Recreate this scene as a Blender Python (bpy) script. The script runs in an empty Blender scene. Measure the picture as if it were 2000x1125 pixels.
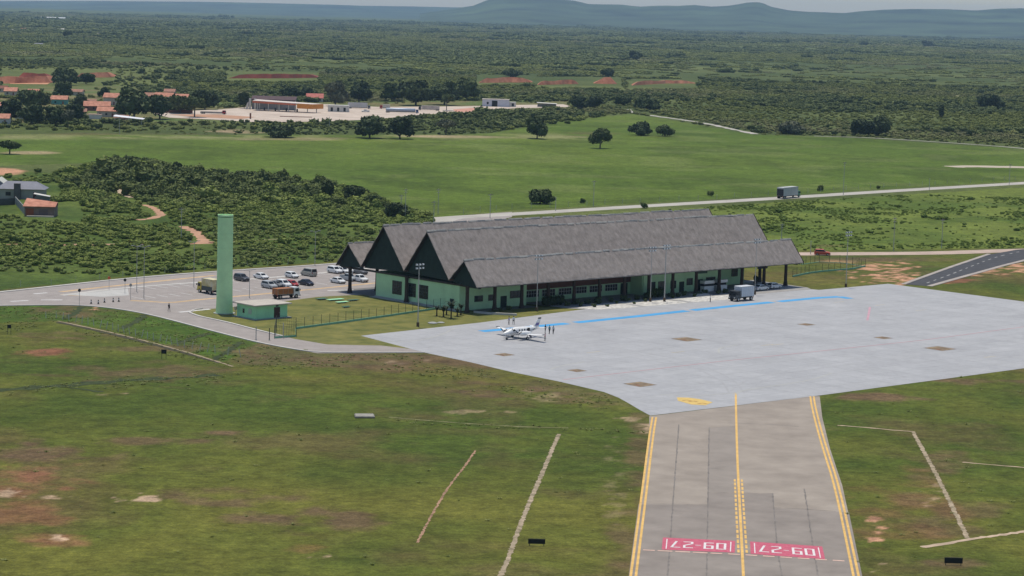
import bpy, math, random
import numpy as np
from mathutils import Vector, Matrix
R=math.radians
S=bpy.context.scene; COL=S.collection
# ------------------------------------------------------------------ camera, sky, sun, exposure
FPX=4600.; CH=65.; PITCH=R(6.675); ROLL=R(-1.6)
F_=np.array([0,math.cos(PITCH),-math.sin(PITCH)]); R0=np.array([1.,0,0]); D0=np.cross(F_,R0)
RX=R0*math.cos(ROLL)+D0*math.sin(ROLL); DX=D0*math.cos(ROLL)-R0*math.sin(ROLL)
cam=bpy.data.cameras.new('camera'); co=bpy.data.objects.new('camera',cam); COL.objects.link(co)
cam.sensor_width=36; cam.lens=36*FPX/2000; cam.clip_start=1; cam.clip_end=80000
m=Matrix.Identity(4)
for i in range(3): m[i][0]=RX[i]; m[i][1]=-DX[i]; m[i][2]=-F_[i]
m[2][3]=CH; co.matrix_world=m; S.camera=co
W=bpy.data.worlds.new('World'); S.world=W; W.use_nodes=True
nt=W.node_tree; nt.nodes.clear()
sk=nt.nodes.new('ShaderNodeTexSky'); sk.sky_type='NISHITA'; sk.sun_disc=False
SUN_EL=R(77); SUN_DIR=Vector((-.30,.95,0)).normalized()   # horizontal direction towards the sun
sk.sun_elevation=SUN_EL; sk.sun_rotation=math.atan2(SUN_DIR.x,SUN_DIR.y); sk.air_density=1.0; sk.dust_density=.5
bg=nt.nodes.new('ShaderNodeBackground'); bg.inputs['Strength'].default_value=.105
ow=nt.nodes.new('ShaderNodeOutputWorld'); nt.links.new(sk.outputs[0],bg.inputs[0]); nt.links.new(bg.outputs[0],ow.inputs[0])
sl=bpy.data.lights.new('sun','SUN'); sl.energy=3.5; sl.angle=R(.6); sl.color=(1,.93,.80)
so=bpy.data.objects.new('sun',sl); COL.objects.link(so)
sv=Vector((SUN_DIR.x*math.cos(SUN_EL),SUN_DIR.y*math.cos(SUN_EL),math.sin(SUN_EL)))
so.rotation_euler=sv.to_track_quat('Z','Y').to_euler(); so.location=(0,0,300)
S.view_settings.view_transform='Standard'; S.view_settings.look='None'; S.view_settings.exposure=.08; S.view_settings.gamma=1
S.cycles.max_bounces=5; S.cycles.diffuse_bounces=2; S.cycles.glossy_bounces=2; S.cycles.volume_bounces=0; S.cycles.transparent_max_bounces=6
# ------------------------------------------------------------------ where a mark of the survey lies on the ground
def G(x,y,z=0):
    d=F_+RX*(x-1000)/FPX+DX*(y-562.5)/FPX; t=(z-CH)/d[2]
    return Vector((d[0]*t,d[1]*t,z))
def PROJ(P):
    P=np.asarray(P,float)-np.array([0,0,CH]); k=P@F_
    return 1000+FPX*(P@RX)/k, 562.5+FPX*(P@DX)/k
def HT(p,y):   # height of a thing standing at p
    lo,hi=-5.,80.
    for _ in range(40):
        q=(lo+hi)/2
        if PROJ([p[0],p[1],q])[1]>y: lo=q
        else: hi=q
    return lo
GA=R(47.7); AX=Vector((math.sin(GA),math.cos(GA),0)); BX=Vector((math.cos(GA),-math.sin(GA),0)); OO=G(793.5,591)
def AB(a,b,z=0): return OO+AX*a+BX*b+Vector((0,0,z))
RA=R(90)-GA            # rotation whose local x runs along the terminal (local y = away from the apron)
RB=RA-R(90)            # local x runs towards the apron
# ------------------------------------------------------------------ materials
MATS={}
def mat(name,col,rough=.8,amt=.18,scale=1.2,metal=0,col2=None,bump=0,spec=.3,stretch=None):
    if name in MATS: return MATS[name]
    M=bpy.data.materials.new(name); M.use_nodes=True; n=M.node_tree; p=n.nodes['Principled BSDF']
    p.inputs['Roughness'].default_value=rough; p.inputs['Metallic'].default_value=metal; p.inputs['Specular IOR Level'].default_value=spec
    tc=n.nodes.new('ShaderNodeTexCoord'); nz=n.nodes.new('ShaderNodeTexNoise'); nz.inputs['Scale'].default_value=scale; nz.inputs['Detail'].default_value=6; nz.inputs['Roughness'].default_value=.65
    if stretch:
        mp=n.nodes.new('ShaderNodeMapping'); mp.inputs['Scale'].default_value=stretch; n.links.new(tc.outputs['Object'],mp.inputs[0]); n.links.new(mp.outputs[0],nz.inputs['Vector'])
    else: n.links.new(tc.outputs['Object'],nz.inputs['Vector'])
    r=n.nodes.new('ShaderNodeValToRGB'); r.color_ramp.elements[0].position=.3; r.color_ramp.elements[1].position=.72
    a=[max(0,c*(1-amt)) for c in col]; b=[min(1,c*(1+amt)) for c in (col2 or col)]
    r.color_ramp.elements[0].color=(*a,1); r.color_ramp.elements[1].color=(*b,1)
    n.links.new(nz.outputs['Fac'],r.inputs[0]); n.links.new(r.outputs[0],p.inputs['Base Color'])
    if bump:
        bm=n.nodes.new('ShaderNodeBump'); bm.inputs['Strength'].default_value=.6; bm.inputs['Distance'].default_value=bump
        n.links.new(nz.outputs['Fac'],bm.inputs['Height']); n.links.new(bm.outputs[0],p.inputs['Normal'])
    MATS[name]=M; return M
def paint(name,col,rough=.35): return mat(name,col,rough,.06,2.0,0,None,0,.5)
GLASS=mat('dark_glass',(.012,.016,.02),.22,.2,1,0,None,0,.35)
TYRE=mat('tyre_rubber',(.018,.018,.018),.85); STEEL=mat('galvanised_steel',(.35,.36,.37),.45,.15,3,.4)
CONC=mat('pole_concrete',(.42,.41,.38),.85,.15,.8); BLACK=mat('black_paint',(.012,.013,.014),.6)
LAMP=mat('lamp_lens',(.75,.75,.72),.25); REDL=mat('red_lens',(.35,.02,.02),.3); CHROME=mat('hub_metal',(.45,.45,.46),.35,.1,4,.6)
WHITE=paint('white_paint',(.74,.75,.74))
# ------------------------------------------------------------------ mesh builder
class MB:
    def __init__(s): s.v=[]; s.f=[]; s.m=[]
    def add(s,vs,fs,mi=0):
        k=len(s.v); s.v+= [tuple(v) for v in vs]; s.f+= [tuple(k+i for i in f) for f in fs]; s.m+=[mi]*len(fs); return s
    def hexa(s,p,mi=0): return s.add(p,[(3,2,1,0),(4,5,6,7),(0,1,5,4),(1,2,6,5),(2,3,7,6),(3,0,4,7)],mi)
    def box(s,c,d,rz=0,mi=0,taper=1.,shx=0):
        x,y,z=d[0]/2,d[1]/2,d[2]/2; cs,sn=math.cos(rz),math.sin(rz); P=[]
        for zz,t,o in((-z,1.,0),(z,taper,shx)):
            for xx,yy in((-x,-y),(x,-y),(x,y),(-x,y)):
                X,Y=xx*t+o,yy*t; P.append((c[0]+X*cs-Y*sn,c[1]+X*sn+Y*cs,c[2]+zz))
        return s.hexa(P,mi)
    def bevbox(s,c,d,b=.05,mi=0):
        # box with chamfered vertical and top edges
        x,y=d[0]/2,d[1]/2; z0,z1=c[2]-d[2]/2,c[2]+d[2]/2
        def ring(x,y,z,b): return [(c[0]+X,c[1]+Y,z) for X,Y in((-x+b,-y),(x-b,-y),(x,-y+b),(x,y-b),(x-b,y),(-x+b,y),(-x,y-b),(-x,-y+b))]
        P=ring(x,y,z0,b)+ring(x,y,z1-b,b)+ring(x-b,y-b,z1,b*.6)
        Fs=[tuple(range(7,-1,-1)),tuple(range(16,24))]
        for r in(0,8):
            for i in range(8): j=(i+1)%8; Fs.append((r+i,r+j,r+8+j,r+8+i))
        return s.add(P,Fs,mi)
    def cyl(s,p0,p1,r0,r1=None,n=10,mi=0,cap=True):
        r1=r0 if r1 is None else r1; p0=Vector(p0); p1=Vector(p1); ax=(p1-p0).normalized()
        u=ax.orthogonal().normalized(); w=ax.cross(u); P=[]
        for p,r in((p0,r0),(p1,r1)):
            for i in range(n):
                a=2*math.pi*i/n; P.append(p+u*(r*math.cos(a))+w*(r*math.sin(a)))
        Fs=[(i,(i+1)%n,n+(i+1)%n,n+i) for i in range(n)]
        if cap: Fs+=[tuple(range(n-1,-1,-1)),tuple(range(n,2*n))]
        return s.add(P,Fs,mi)
    def lathe(s,prof,c=(0,0,0),n=16,mi=0,ax='z'):
        P=[];Fs=[]
        for r,h in prof:
            for i in range(n):
                a=2*math.pi*i/n; q=(r*math.cos(a),r*math.sin(a),h)
                if ax=='x': q=(q[2],q[0],q[1])
                P.append((c[0]+q[0],c[1]+q[1],c[2]+q[2]))
        for k in range(len(prof)-1):
            for i in range(n): j=(i+1)%n; Fs.append((k*n+i,k*n+j,(k+1)*n+j,(k+1)*n+i))
        Fs.append(tuple(range(n-1,-1,-1))); Fs.append(tuple(range((len(prof)-1)*n,len(prof)*n)))
        return s.add(P,Fs,mi)
    def prism(s,poly,axis,lo,hi,mi=0,lo_scale=None):
        # poly in the two other axes, extruded along axis
        n=len(poly); P=[]
        for h in(lo,hi):
            for u,w in poly: P.append({'x':(h,u,w),'y':(u,h,w),'z':(u,w,h)}[axis])
        return s.add(P,[tuple(range(n-1,-1,-1)),tuple(range(n,2*n))]+[(i,(i+1)%n,n+(i+1)%n,n+i) for i in range(n)],mi)
    def loft(s,rings,mi=0,cap=True):
        n=len(rings[0]); P=[q for r in rings for q in r]; Fs=[]
        for k in range(len(rings)-1):
            for i in range(n): j=(i+1)%n; Fs.append((k*n+i,k*n+j,(k+1)*n+j,(k+1)*n+i))
        if cap: Fs+=[tuple(range(n-1,-1,-1)),tuple(range((len(rings)-1)*n,len(rings)*n))]
        return s.add(P,Fs,mi)
    def build(s,name,mats,parent=None,loc=None,rz=0,smooth=False):
        me=bpy.data.meshes.new(name); me.from_pydata(s.v,[],s.f)
        for M in (mats if isinstance(mats,(list,tuple)) else [mats]): me.materials.append(M)
        if any(s.m): me.polygons.foreach_set('material_index',s.m)
        me.validate(); 
        import bmesh
        b=bmesh.new(); b.from_mesh(me); bmesh.ops.recalc_face_normals(b,faces=b.faces); b.to_mesh(me); b.free()
        if smooth: me.polygons.foreach_set('use_smooth',[True]*len(me.polygons))
        me.update()
        return link(name,me,parent,loc,rz)
def link(name,data,parent=None,loc=None,rz=0):
    o=bpy.data.objects.new(name,data); COL.objects.link(o)
    if parent: o.parent=parent
    if loc is not None: o.location=loc
    if rz: o.rotation_euler=(0,0,rz)
    return o
def tag(o,label,cat,group=None,kind=None):
    if label: o['label']=label
    if cat: o['category']=cat
    if group: o['group']=group
    if kind: o['kind']=kind
    return o
def thing(name,label,cat,loc=(0,0,0),rz=0,group=None): return tag(link(name,None,None,loc,rz),label,cat,group)
def copy_tree(o,parent=None):
    c=o.copy(); COL.objects.link(c)
    if parent: c.parent=parent
    for ch in list(o.children): copy_tree(ch,c)
    return c
def dup(o,loc,rz=0,label=None,group=None,scale=None):
    c=copy_tree(o); c.location=loc; c.rotation_euler=(0,0,rz)
    if label: c['label']=label
    if group: c['group']=group
    if scale is not None: c.scale=(scale,)*3 if not isinstance(scale,tuple) else scale
    return c
def struct(o): o['kind']='structure'; return o
rng=np.random.default_rng(7); random.seed(7)
# ------------------------------------------------------------------ value noise for laying out ground cover
_T=rng.random((256,256))
def vnoise(x,y,s):
    x=np.asarray(x)/s; y=np.asarray(y)/s; xi=np.floor(x).astype(int); yi=np.floor(y).astype(int); fx=x-xi; fy=y-yi
    fx=fx*fx*(3-2*fx); fy=fy*fy*(3-2*fy); t=lambda i,j:_T[i%256,j%256]
    return (t(xi,yi)*(1-fx)+t(xi+1,yi)*fx)*(1-fy)+(t(xi,yi+1)*(1-fx)+t(xi+1,yi+1)*fx)*fy
def fbm(x,y,s): return .5*vnoise(x,y,s)+.27*vnoise(x+91,y+17,s/2.1)+.15*vnoise(x-33,y+57,s/4.3)+.08*vnoise(x+7,y-77,s/9)
def inpoly(x,y,poly):
    x=np.asarray(x,float); y=np.asarray(y,float); c=np.zeros(x.shape,bool); n=len(poly)
    for i in range(n):
        x1,y1=poly[i]; x2,y2=poly[(i+1)%n]
        if y1==y2: continue
        c^=((y1>y)!=(y2>y))&(x<(x2-x1)*(y-y1)/(y2-y1)+x1)
    return c
def WP(poly): return [tuple(G(x,y)[:2]) for x,y in poly]
def APP(ab): return [tuple(AB(a,b)[:2]) for a,b in ab]
# ------------------------------------------------------------------ ground
FIELD=WP([(-200,262),(0,262),(640,264),(900,262),(960,260),(1100,236),(1235,222),(1475,263),(1600,266),(2000,291),(2300,310),(2300,345),(2000,353),(1500,383),(1000,411),(850,425),(800,412),(710,378),(600,362),(470,347),(340,332),(180,318),(-200,330)])
THICK=WP([(-300,332),(0,332),(100,338),(180,322),(260,318),(340,332),(470,347),(600,362),(710,375),(790,410),(850,428),(840,450),(740,470),(640,512),(400,527),(240,540),(130,553),(0,566),(-200,590)])
SCRUB=WP([(1000,432),(1500,396),(2000,366),(2300,347),(2300,482),(2000,484),(1560,489),(1540,520),(1400,480),(1100,440)])
VILL=WP([(-100,175),(250,165),(330,200),(480,200),(1110,196),(1110,214),(940,218),(860,226),(740,236),(600,240),(330,238),(-100,240)])
ROADZ=WP([(845,440),(845,430),(880,420),(1000,411.5),(1510,384.5),(2000,353),(2000,362),(1510,392),(1000,426),(900,440)])
PATHS=[[(205,358),(232,371),(245,381),(258,386)],[(280,400),(298,405),(318,418),(305,426),(268,430)],[(360,442),(385,455),(395,468),(412,475),(380,476),(200,478),(0,478)]]
# patches of bare soil: px x, y, half sizes, kind (0 red-brown earth, 1 pale sand, 2 dry brown grass, 3 pink earth), strength
PATCH=[(60,892,170,30,2,1),(70,935,130,34,0,.9),(30,1000,110,45,0,.7),(110,1055,70,16,0,.8),(430,972,150,18,2,.8),(100,690,70,9,0,1),(150,655,120,12,2,.8),
 (560,1015,170,28,2,.9),(260,730,200,24,2,.7),(150,612,90,22,2,.8),(275,973,46,9,1,1),(35,966,34,10,1,.9),(120,970,40,6,1,.8),(112,1050,18,6,1,1),(190,609,24,8,3,1.3),(215,770,30,3,1,.9),(300,862,120,8,2,.8),
 (905,805,80,4,1,.35),(850,700,160,24,2,.9),(1000,760,120,20,2,.9),(1130,778,90,16,2,.8),(1060,772,60,10,1,.3),(1240,818,30,5,1,.6),(1255,900,34,110,2,.7),(1228,1060,42,90,2,.7),(1200,960,20,90,1,.2),(1262,835,20,12,1,.8),
 (1710,1030,18,26,3,1),(1725,1110,25,8,1,.7),(1830,900,60,30,2,.7),(1800,960,60,40,2,.6),(1870,1010,90,40,2,.6),(1900,1100,120,14,2,.8),(1720,775,110,9,2,1),(1880,745,140,7,2,.9),(1820,960,22,26,1,.6),
 (1760,1000,120,80,0,.35),(430,845,40,8,2,1),(600,1070,60,10,0,.5),(610,1088,40,4,1,.8),(1000,700,150,10,2,.5),(720,715,130,12,2,.8),(800,707,40,5,1,.7),
 (1720,530,60,18,3,1.2),(1760,545,50,10,3,1),(1650,512,60,7,3,.9),(1850,520,60,8,3,.7),(1900,535,60,12,0,.8),(1960,524,60,12,3,1.3),(1885,533,50,8,3,1.1),(1850,548,60,6,0,1.1),(1760,505,140,6,2,.9),(1640,480,60,4,2,.6),
 (5,334,36,8,3,1.2),(450,258,60,5,1,.8),(240,262,200,3,2,.4),(1150,262,60,6,2,.4),(60,298,60,3,1,.6),(640,272,260,3,1,.35),(880,266,140,3,1,.5),(300,680,120,8,2,.7),(480,690,60,25,2,.8),(650,705,150,14,2,.9),
 (1560,200,30,3,1,.6),(1790,190,30,2,1,.9),(1870,187,20,2,1,.8),(1150,100,90,3,2,.4)]
BANKG=WP([(-40,600),(60,597),(155,597),(220,603),(330,625),(440,654),(505,670),(470,690),(440,706),(300,666),(160,634),(110,627),(-40,632)])
BANKB=WP([(505,668),(560,681),(640,690),(830,690),(1000,728),(1180,767),(1240,796),(1180,790),(980,745),(830,712),(640,716),(470,712),(470,690)])
def ground_cover(X,Y):
    px,py=PROJ(np.stack([X,Y,np.zeros_like(X)],-1))
    n1=fbm(X,Y,60); n2=fbm(X+500,Y,18); n3=fbm(X,Y+900,7)
    lush=np.array([.060,.086,.014]); olive=np.array([.118,.119,.023]); brown=np.array([.114,.080,.036])
    t=np.clip((n1*.6+n2*.4-.36)/.3,0,1)[...,None]
    c=lush*(1-t)+olive*t
    k=np.clip((fbm(X-200,Y+300,26)*.7+n3*.3-.50)/.16,0,1)[...,None]*.55
    c=c*(1-k)+brown*k
    bk=(inpoly(X,Y,BANKG)*np.clip(.55+1.4*(fbm(X,Y,10)-.35),0,1))[...,None]; c=c*(1-bk)+np.array([.055,.100,.014])*bk
    bk=(inpoly(X,Y,BANKB)*np.clip(.45+2.2*(fbm(X,Y,8)-.4),0,1))[...,None]; c=c*(1-bk)+np.array([.100,.092,.036])*bk
    fld=inpoly(X,Y,FIELD); thk=inpoly(X,Y,THICK); scr=inpoly(X,Y,SCRUB); vil=inpoly(X,Y,VILL)
    far=(~fld)&(~thk)&(~scr)&(Y>760)&(py<420)
    f=np.clip((fbm(X,Y,150)*.6+fbm(X+50,Y,40)*.4-.36)/.3,0,1)[...,None]
    fcol=np.array([.078,.122,.016])*(1-f)+np.array([.104,.146,.022])*f
    st=np.clip((fbm(X*.6,Y*.45+80,16)-.54)/.1,0,1)[...,None]; fcol=fcol*(1-.20*st); st=np.clip((fbm(X*.5+300,Y*.5,14)-.60)/.08,0,1)[...,None]; fcol=fcol*(1-.22*st)+np.array([.19,.21,.075])*.22*st
    up=np.exp(-((py-267)/5)**2)*(px<1150)*np.clip((fbm(X,Y,26)-.42)*6,0,1); fcol=fcol*(1-.6*up[...,None])+np.array([.27,.25,.12])*.6*up[...,None]
    c=np.where(fld[...,None],fcol,c)
    g=np.clip((fbm(X,Y,22)-.35)/.3,0,1)[...,None]
    c=np.where(thk[...,None],np.array([.052,.086,.015])*(1-g)+np.array([.092,.126,.026])*g,c)
    c=np.where(scr[...,None],np.array([.076,.114,.018])*(1-g)+np.array([.128,.162,.030])*g,c)
    w=np.clip((fbm(X,Y,420)*.5+fbm(X,Y,110)*.5-.36)/.28,0,1)[...,None]
    c=np.where(far[...,None],np.array([.062,.084,.022])*(1-w)+np.array([.118,.138,.040])*w,c)
    c=np.where((far&vil)[...,None],np.array([.09,.13,.035])*(1-g)+np.array([.16,.14,.06])*g,c)
    cols=[np.array([.20,.092,.052]),np.array([.42,.30,.20]),np.array([.125,.085,.045]),np.array([.46,.25,.155])]
    for cx,cy,rx,ry,kd,st in PATCH:
        q=((px-cx)/rx)**2+((py-cy)/ry)**2
        if not (q<1.6).any(): continue
        sc=(2.4 if kd in(1,3) else 5) if cy>520 else 30
        nn=fbm(X+cx,Y+cy,sc)
        k=np.clip((1.15-q)*.9+(nn-.5)*(8. if kd in(1,3) and cy>520 else 3.6)-(.75 if kd in(1,3) and cy>520 else .25),0,1)*st
        k=np.clip(np.where(q<1.8,k,0),0,1)[...,None]
        c=c*(1-k)+cols[kd]*k
    return c
ys=[60.]
while ys[-1]<24000: ys.append(ys[-1]*(1.0026 if 235<ys[-1]<1500 else 1.012))
ys=np.array(ys); ss=np.concatenate([np.linspace(-.6,-.25,15)[:-1],np.linspace(-.25,.25,300),np.linspace(.25,.6,15)[1:]])
Yg,Sg=np.meshgrid(ys,ss,indexing='ij'); Xg=Yg*Sg
vv=np.stack([Xg,Yg,np.zeros_like(Xg)],-1).reshape(-1,3); nr,nc=Yg.shape
ii=np.arange(nr*nc).reshape(nr,nc); fc=np.stack([ii[:-1,:-1],ii[:-1,1:],ii[1:,1:],ii[1:,:-1]],-1).reshape(-1,4)
def npmesh(name,v,f,col=None,tint=None,smooth=False):
    me=bpy.data.meshes.new(name); nv,nf,k=len(v),len(f),f.shape[1]
    me.vertices.add(nv); me.vertices.foreach_set('co',np.ascontiguousarray(v,dtype=np.float32).ravel())
    me.loops.add(nf*k); me.loops.foreach_set('vertex_index',np.ascontiguousarray(f,dtype=np.int32).ravel())
    me.polygons.add(nf); me.polygons.foreach_set('loop_start',np.arange(0,nf*k,k,dtype=np.int32))
    if smooth: me.polygons.foreach_set('use_smooth',np.ones(nf,bool))
    me.update(calc_edges=True)
    if col is not None:
        a=me.attributes.new('Cover','FLOAT_COLOR','POINT'); a.data.foreach_set('color',np.concatenate([col,np.ones((nv,1))],1).astype(np.float32).ravel())
    if tint is not None:
        a=me.attributes.new('tint','FLOAT','FACE'); a.data.foreach_set('value',tint.astype(np.float32))
    return me
def ground_material():
    M=bpy.data.materials.new('ground_cover'); M.use_nodes=True; n=M.node_tree; L=n.links.new; p=n.nodes['Principled BSDF']
    p.inputs['Roughness'].default_value=.95; p.inputs['Specular IOR Level'].default_value=.1
    at=n.nodes.new('ShaderNodeAttribute'); at.attribute_name='Cover'; ge=n.nodes.new('ShaderNodeNewGeometry')
    last=at.outputs['Color']
    for sc,lo,hi,det in((.035,.80,1.18,4),(.28,.64,1.34,5),(1.1,.64,1.36,4),(3.4,.72,1.28,2)):
        nz=n.nodes.new('ShaderNodeTexNoise'); nz.inputs['Scale'].default_value=sc; nz.inputs['Detail'].default_value=det; nz.inputs['Roughness'].default_value=.7
        L(ge.outputs['Position'],nz.inputs['Vector']); mr=n.nodes.new('ShaderNodeMapRange'); mr.inputs[1].default_value=.28; mr.inputs[2].default_value=.72; mr.inputs[3].default_value=lo; mr.inputs[4].default_value=hi
        L(nz.outputs['Fac'],mr.inputs[0]); mx=n.nodes.new('ShaderNodeVectorMath'); mx.operation='SCALE'; L(last,mx.inputs[0]); L(mr.outputs[0],mx.inputs['Scale']); last=mx.outputs[0]
    # small pale stones and bare specks
    nz=n.nodes.new('ShaderNodeTexNoise'); nz.inputs['Scale'].default_value=.75; nz.inputs['Detail'].default_value=8; nz.inputs['Roughness'].default_value=.75; L(ge.outputs['Position'],nz.inputs['Vector'])
    mr=n.nodes.new('ShaderNodeMapRange'); mr.inputs[1].default_value=.70; mr.inputs[2].default_value=.75; L(nz.outputs['Fac'],mr.inputs[0])
    mm=n.nodes.new('ShaderNodeMix'); mm.data_type='RGBA'; mm.inputs[7].default_value=(.34,.25,.16,1); ml=n.nodes.new('ShaderNodeMath'); ml.operation='MULTIPLY'; ml.inputs[1].default_value=.55
    L(mr.outputs[0],ml.inputs[0]); L(ml.outputs[0],mm.inputs[0]); L(last,mm.inputs[6]); L(mm.outputs[2],p.inputs['Base Color'])
    b=n.nodes.new('ShaderNodeBump'); b.inputs['Strength'].default_value=.7; b.inputs['Distance'].default_value=.22
    nz=n.nodes.new('ShaderNodeTexNoise'); nz.inputs['Scale'].default_value=.9; nz.inputs['Detail'].default_value=5; L(ge.outputs['Position'],nz.inputs['Vector']); L(nz.outputs['Fac'],b.inputs['Height']); L(b.outputs[0],p.inputs['Normal'])
    return M
gme=npmesh('ground',vv,fc,ground_cover(Xg.ravel(),Yg.ravel()),smooth=True); gme.materials.append(ground_material())
struct(link('ground',gme))
# far hills and rising land: outlines read along the skyline, standing 15 to 22 km away
def ridge(name,pts,dist,depth,base_y0):
    xs=np.arange(pts[0][0],pts[-1][0]+1,8.); yy=np.interp(xs,[p[0] for p in pts],[p[1] for p in pts])
    V=[];n=len(xs)
    for k,t in enumerate(np.linspace(0,1,14)):
        for x,y in zip(xs,yy):
            d=F_+RX*(x-1000)/FPX+DX*(y-562.5)/FPX; top=CH+d[2]*dist/d[1]; X0=d[0]/d[1]
            Y=dist-depth+depth*t; w=fbm(np.array(X0*9000+k*37),np.array(Y),700)
            z=-.3+(max(top,4)+.3)*(t**1.5)*(.80+.40*w if t<1 else 1.0)
            V.append((X0*Y,Y,z))
    for x,y in zip(xs,yy):
        d=F_+RX*(x-1000)/FPX+DX*(y-562.5)/FPX; V.append((d[0]/d[1]*(dist+depth*.6),dist+depth*.6,-.3))
    r=15; I=np.arange(r*n).reshape(r,n); f=np.stack([I[:-1,:-1],I[:-1,1:],I[1:,1:],I[1:,:-1]],-1).reshape(-1,4)
    me=npmesh(name,np.array(V),f,smooth=True); me.materials.append(mat('hill_woodland',(.05,.075,.030),.95,.75,.0022)); return struct(link(name,me))
ridge('hills',[(820,26),(880,18),(905,14),(925,11),(942,4),(960,-3),(990,-8),(1040,-8),(1075,-5),(1100,-1),(1125,2),(1150,8),(1175,8.5),(1215,9),(1230,11),(1250,13),(1275,11.5),(1300,11),(1325,11.5),(1355,9.5),(1390,13),(1425,11),(1440,8.5),(1460,5),(1480,4),(1490,6),(1505,13),(1540,20),(1575,23),(1610,24),(1650,25.5),(1680,22),(1725,19),(1780,17.5),(1850,18),(1905,20.5),(1950,17),(2000,16),(2100,18),(2400,40),(2700,60)],15500,4200,54)
ridge('low_hills',[(-700,-6),(-300,0),(0,2),(200,2),(400,3.5),(480,5),(560,7),(660,9.5),(700,11),(800,12.5),(900,14.5),(1000,19),(1100,22),(1300,28)],21500,5500,40)
# ------------------------------------------------------------------ flat sheets and ribbons
def sheet(name,poly,z,M):
    me=bpy.data.meshes.new(name); me.from_pydata([(p[0],p[1],z) for p in poly],[],[tuple(range(len(poly)))]); me.materials.append(M)
    import bmesh
    b=bmesh.new(); b.from_mesh(me); bmesh.ops.triangulate(b,faces=b.faces); bmesh.ops.recalc_face_normals(b,faces=b.faces)
    for f in b.faces:
        if f.normal.z<0: f.normal_flip()
    b.to_mesh(me); b.free(); return struct(link(name,me))
def resample(pts,step):
    out=[]
    for i in range(len(pts)-1):
        a=Vector(pts[i]).to_3d(); b=Vector(pts[i+1]).to_3d(); n=max(1,int((b-a).length/step))
        out+=[a.lerp(b,k/n) for k in range(n)]
    return out+[Vector(pts[-1]).to_3d()]
def smoothline(pts,it=2):
    pts=[Vector(p).to_3d() for p in pts]
    for _ in range(it):
        o=[pts[0]]
        for a,b in zip(pts[:-1],pts[1:]): o+=[a.lerp(b,.25),a.lerp(b,.75)]
        pts=o+[pts[-1]]
    return pts
def strip(mb,pts,w,z,step=3,jit=0,h=0,off=0,dash=None,mi=0):
    # ribbon (or a low box section of height h) along world points
    P=resample(pts,step); n=len(P); q=[]
    for i,p in enumerate(P):
        t=(P[min(i+1,n-1)]-P[max(i-1,0)]); t.z=0; t.normalize(); s=Vector((t.y,-t.x,0))
        ww=(w(i/(n-1)) if callable(w) else w)/2; a=ww*(1+jit*(random.random()*2-1)); b=ww*(1+jit*(random.random()*2-1))
        q.append((p+s*(off-a),p+s*(off+b)))
    L=0
    for i in range(n-1):
        L+=(P[i+1]-P[i]).length
        if dash and (L%(dash[0]+dash[1]))>dash[0]: continue
        a,b=q[i]; c,d=q[i+1]
        if h: mb.hexa([(a.x,a.y,0),(b.x,b.y,0),(d.x,d.y,0),(c.x,c.y,0),(a.x,a.y,z+h),(b.x,b.y,z+h),(d.x,d.y,z+h),(c.x,c.y,z+h)],mi)
        else: mb.add([(a.x,a.y,z),(b.x,b.y,z),(d.x,d.y,z),(c.x,c.y,z)],[(0,1,2,3)],mi)
    return mb
def ribbon(name,px,w,z,M,sm=True,**k):
    pts=[G(*p) for p in px]; pts=smoothline(pts) if sm and len(pts)>2 else pts
    mb=MB(); strip(mb,pts,w,z,**k); return struct(mb.build(name,M))
ASPH=mat('pale_asphalt',(.285,.262,.250),.9,.16,.18); PAVER=mat('concrete_paver',(.30,.268,.25),.9,.14,.35)
NEWASPH=mat('new_asphalt',(.055,.055,.06),.85,.25,.3); KERB=mat('kerb_concrete',(.48,.46,.43),.85,.12,.5)
SAND=mat('sandy_earth',(.43,.33,.235),.95,.3,.4); REDSAND=mat('reddish_earth',(.42,.24,.15),.95,.3,.25); ROADM=mat('dusty_road',(.40,.375,.335),.9,.15,.1)
LAWN=mat('mown_lawn',(.100,.128,.022),.95,.32,.22,0,(.165,.148,.038)); YEL=mat('yellow_line_paint',(.66,.41,.12),.7,.22,.6); FADED=mat('faded_yellow_paint',(.46,.41,.31),.8,.2,.5)
ORANGEY=mat('orange_kerb_paint',(.50,.35,.20),.8,.25,.3); BLUE=mat('blue_line_paint',(.06,.32,.62),.6,.15,.3); RED=mat('red_panel_paint',(.47,.065,.12),.75,.12,2.2,0,(.50,.13,.18)); PINK=mat('pink_line_paint',(.47,.25,.27),.8,.2,.4)
WLINE=mat('white_line_paint',(.62,.61,.60),.75,.15,.4)
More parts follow.
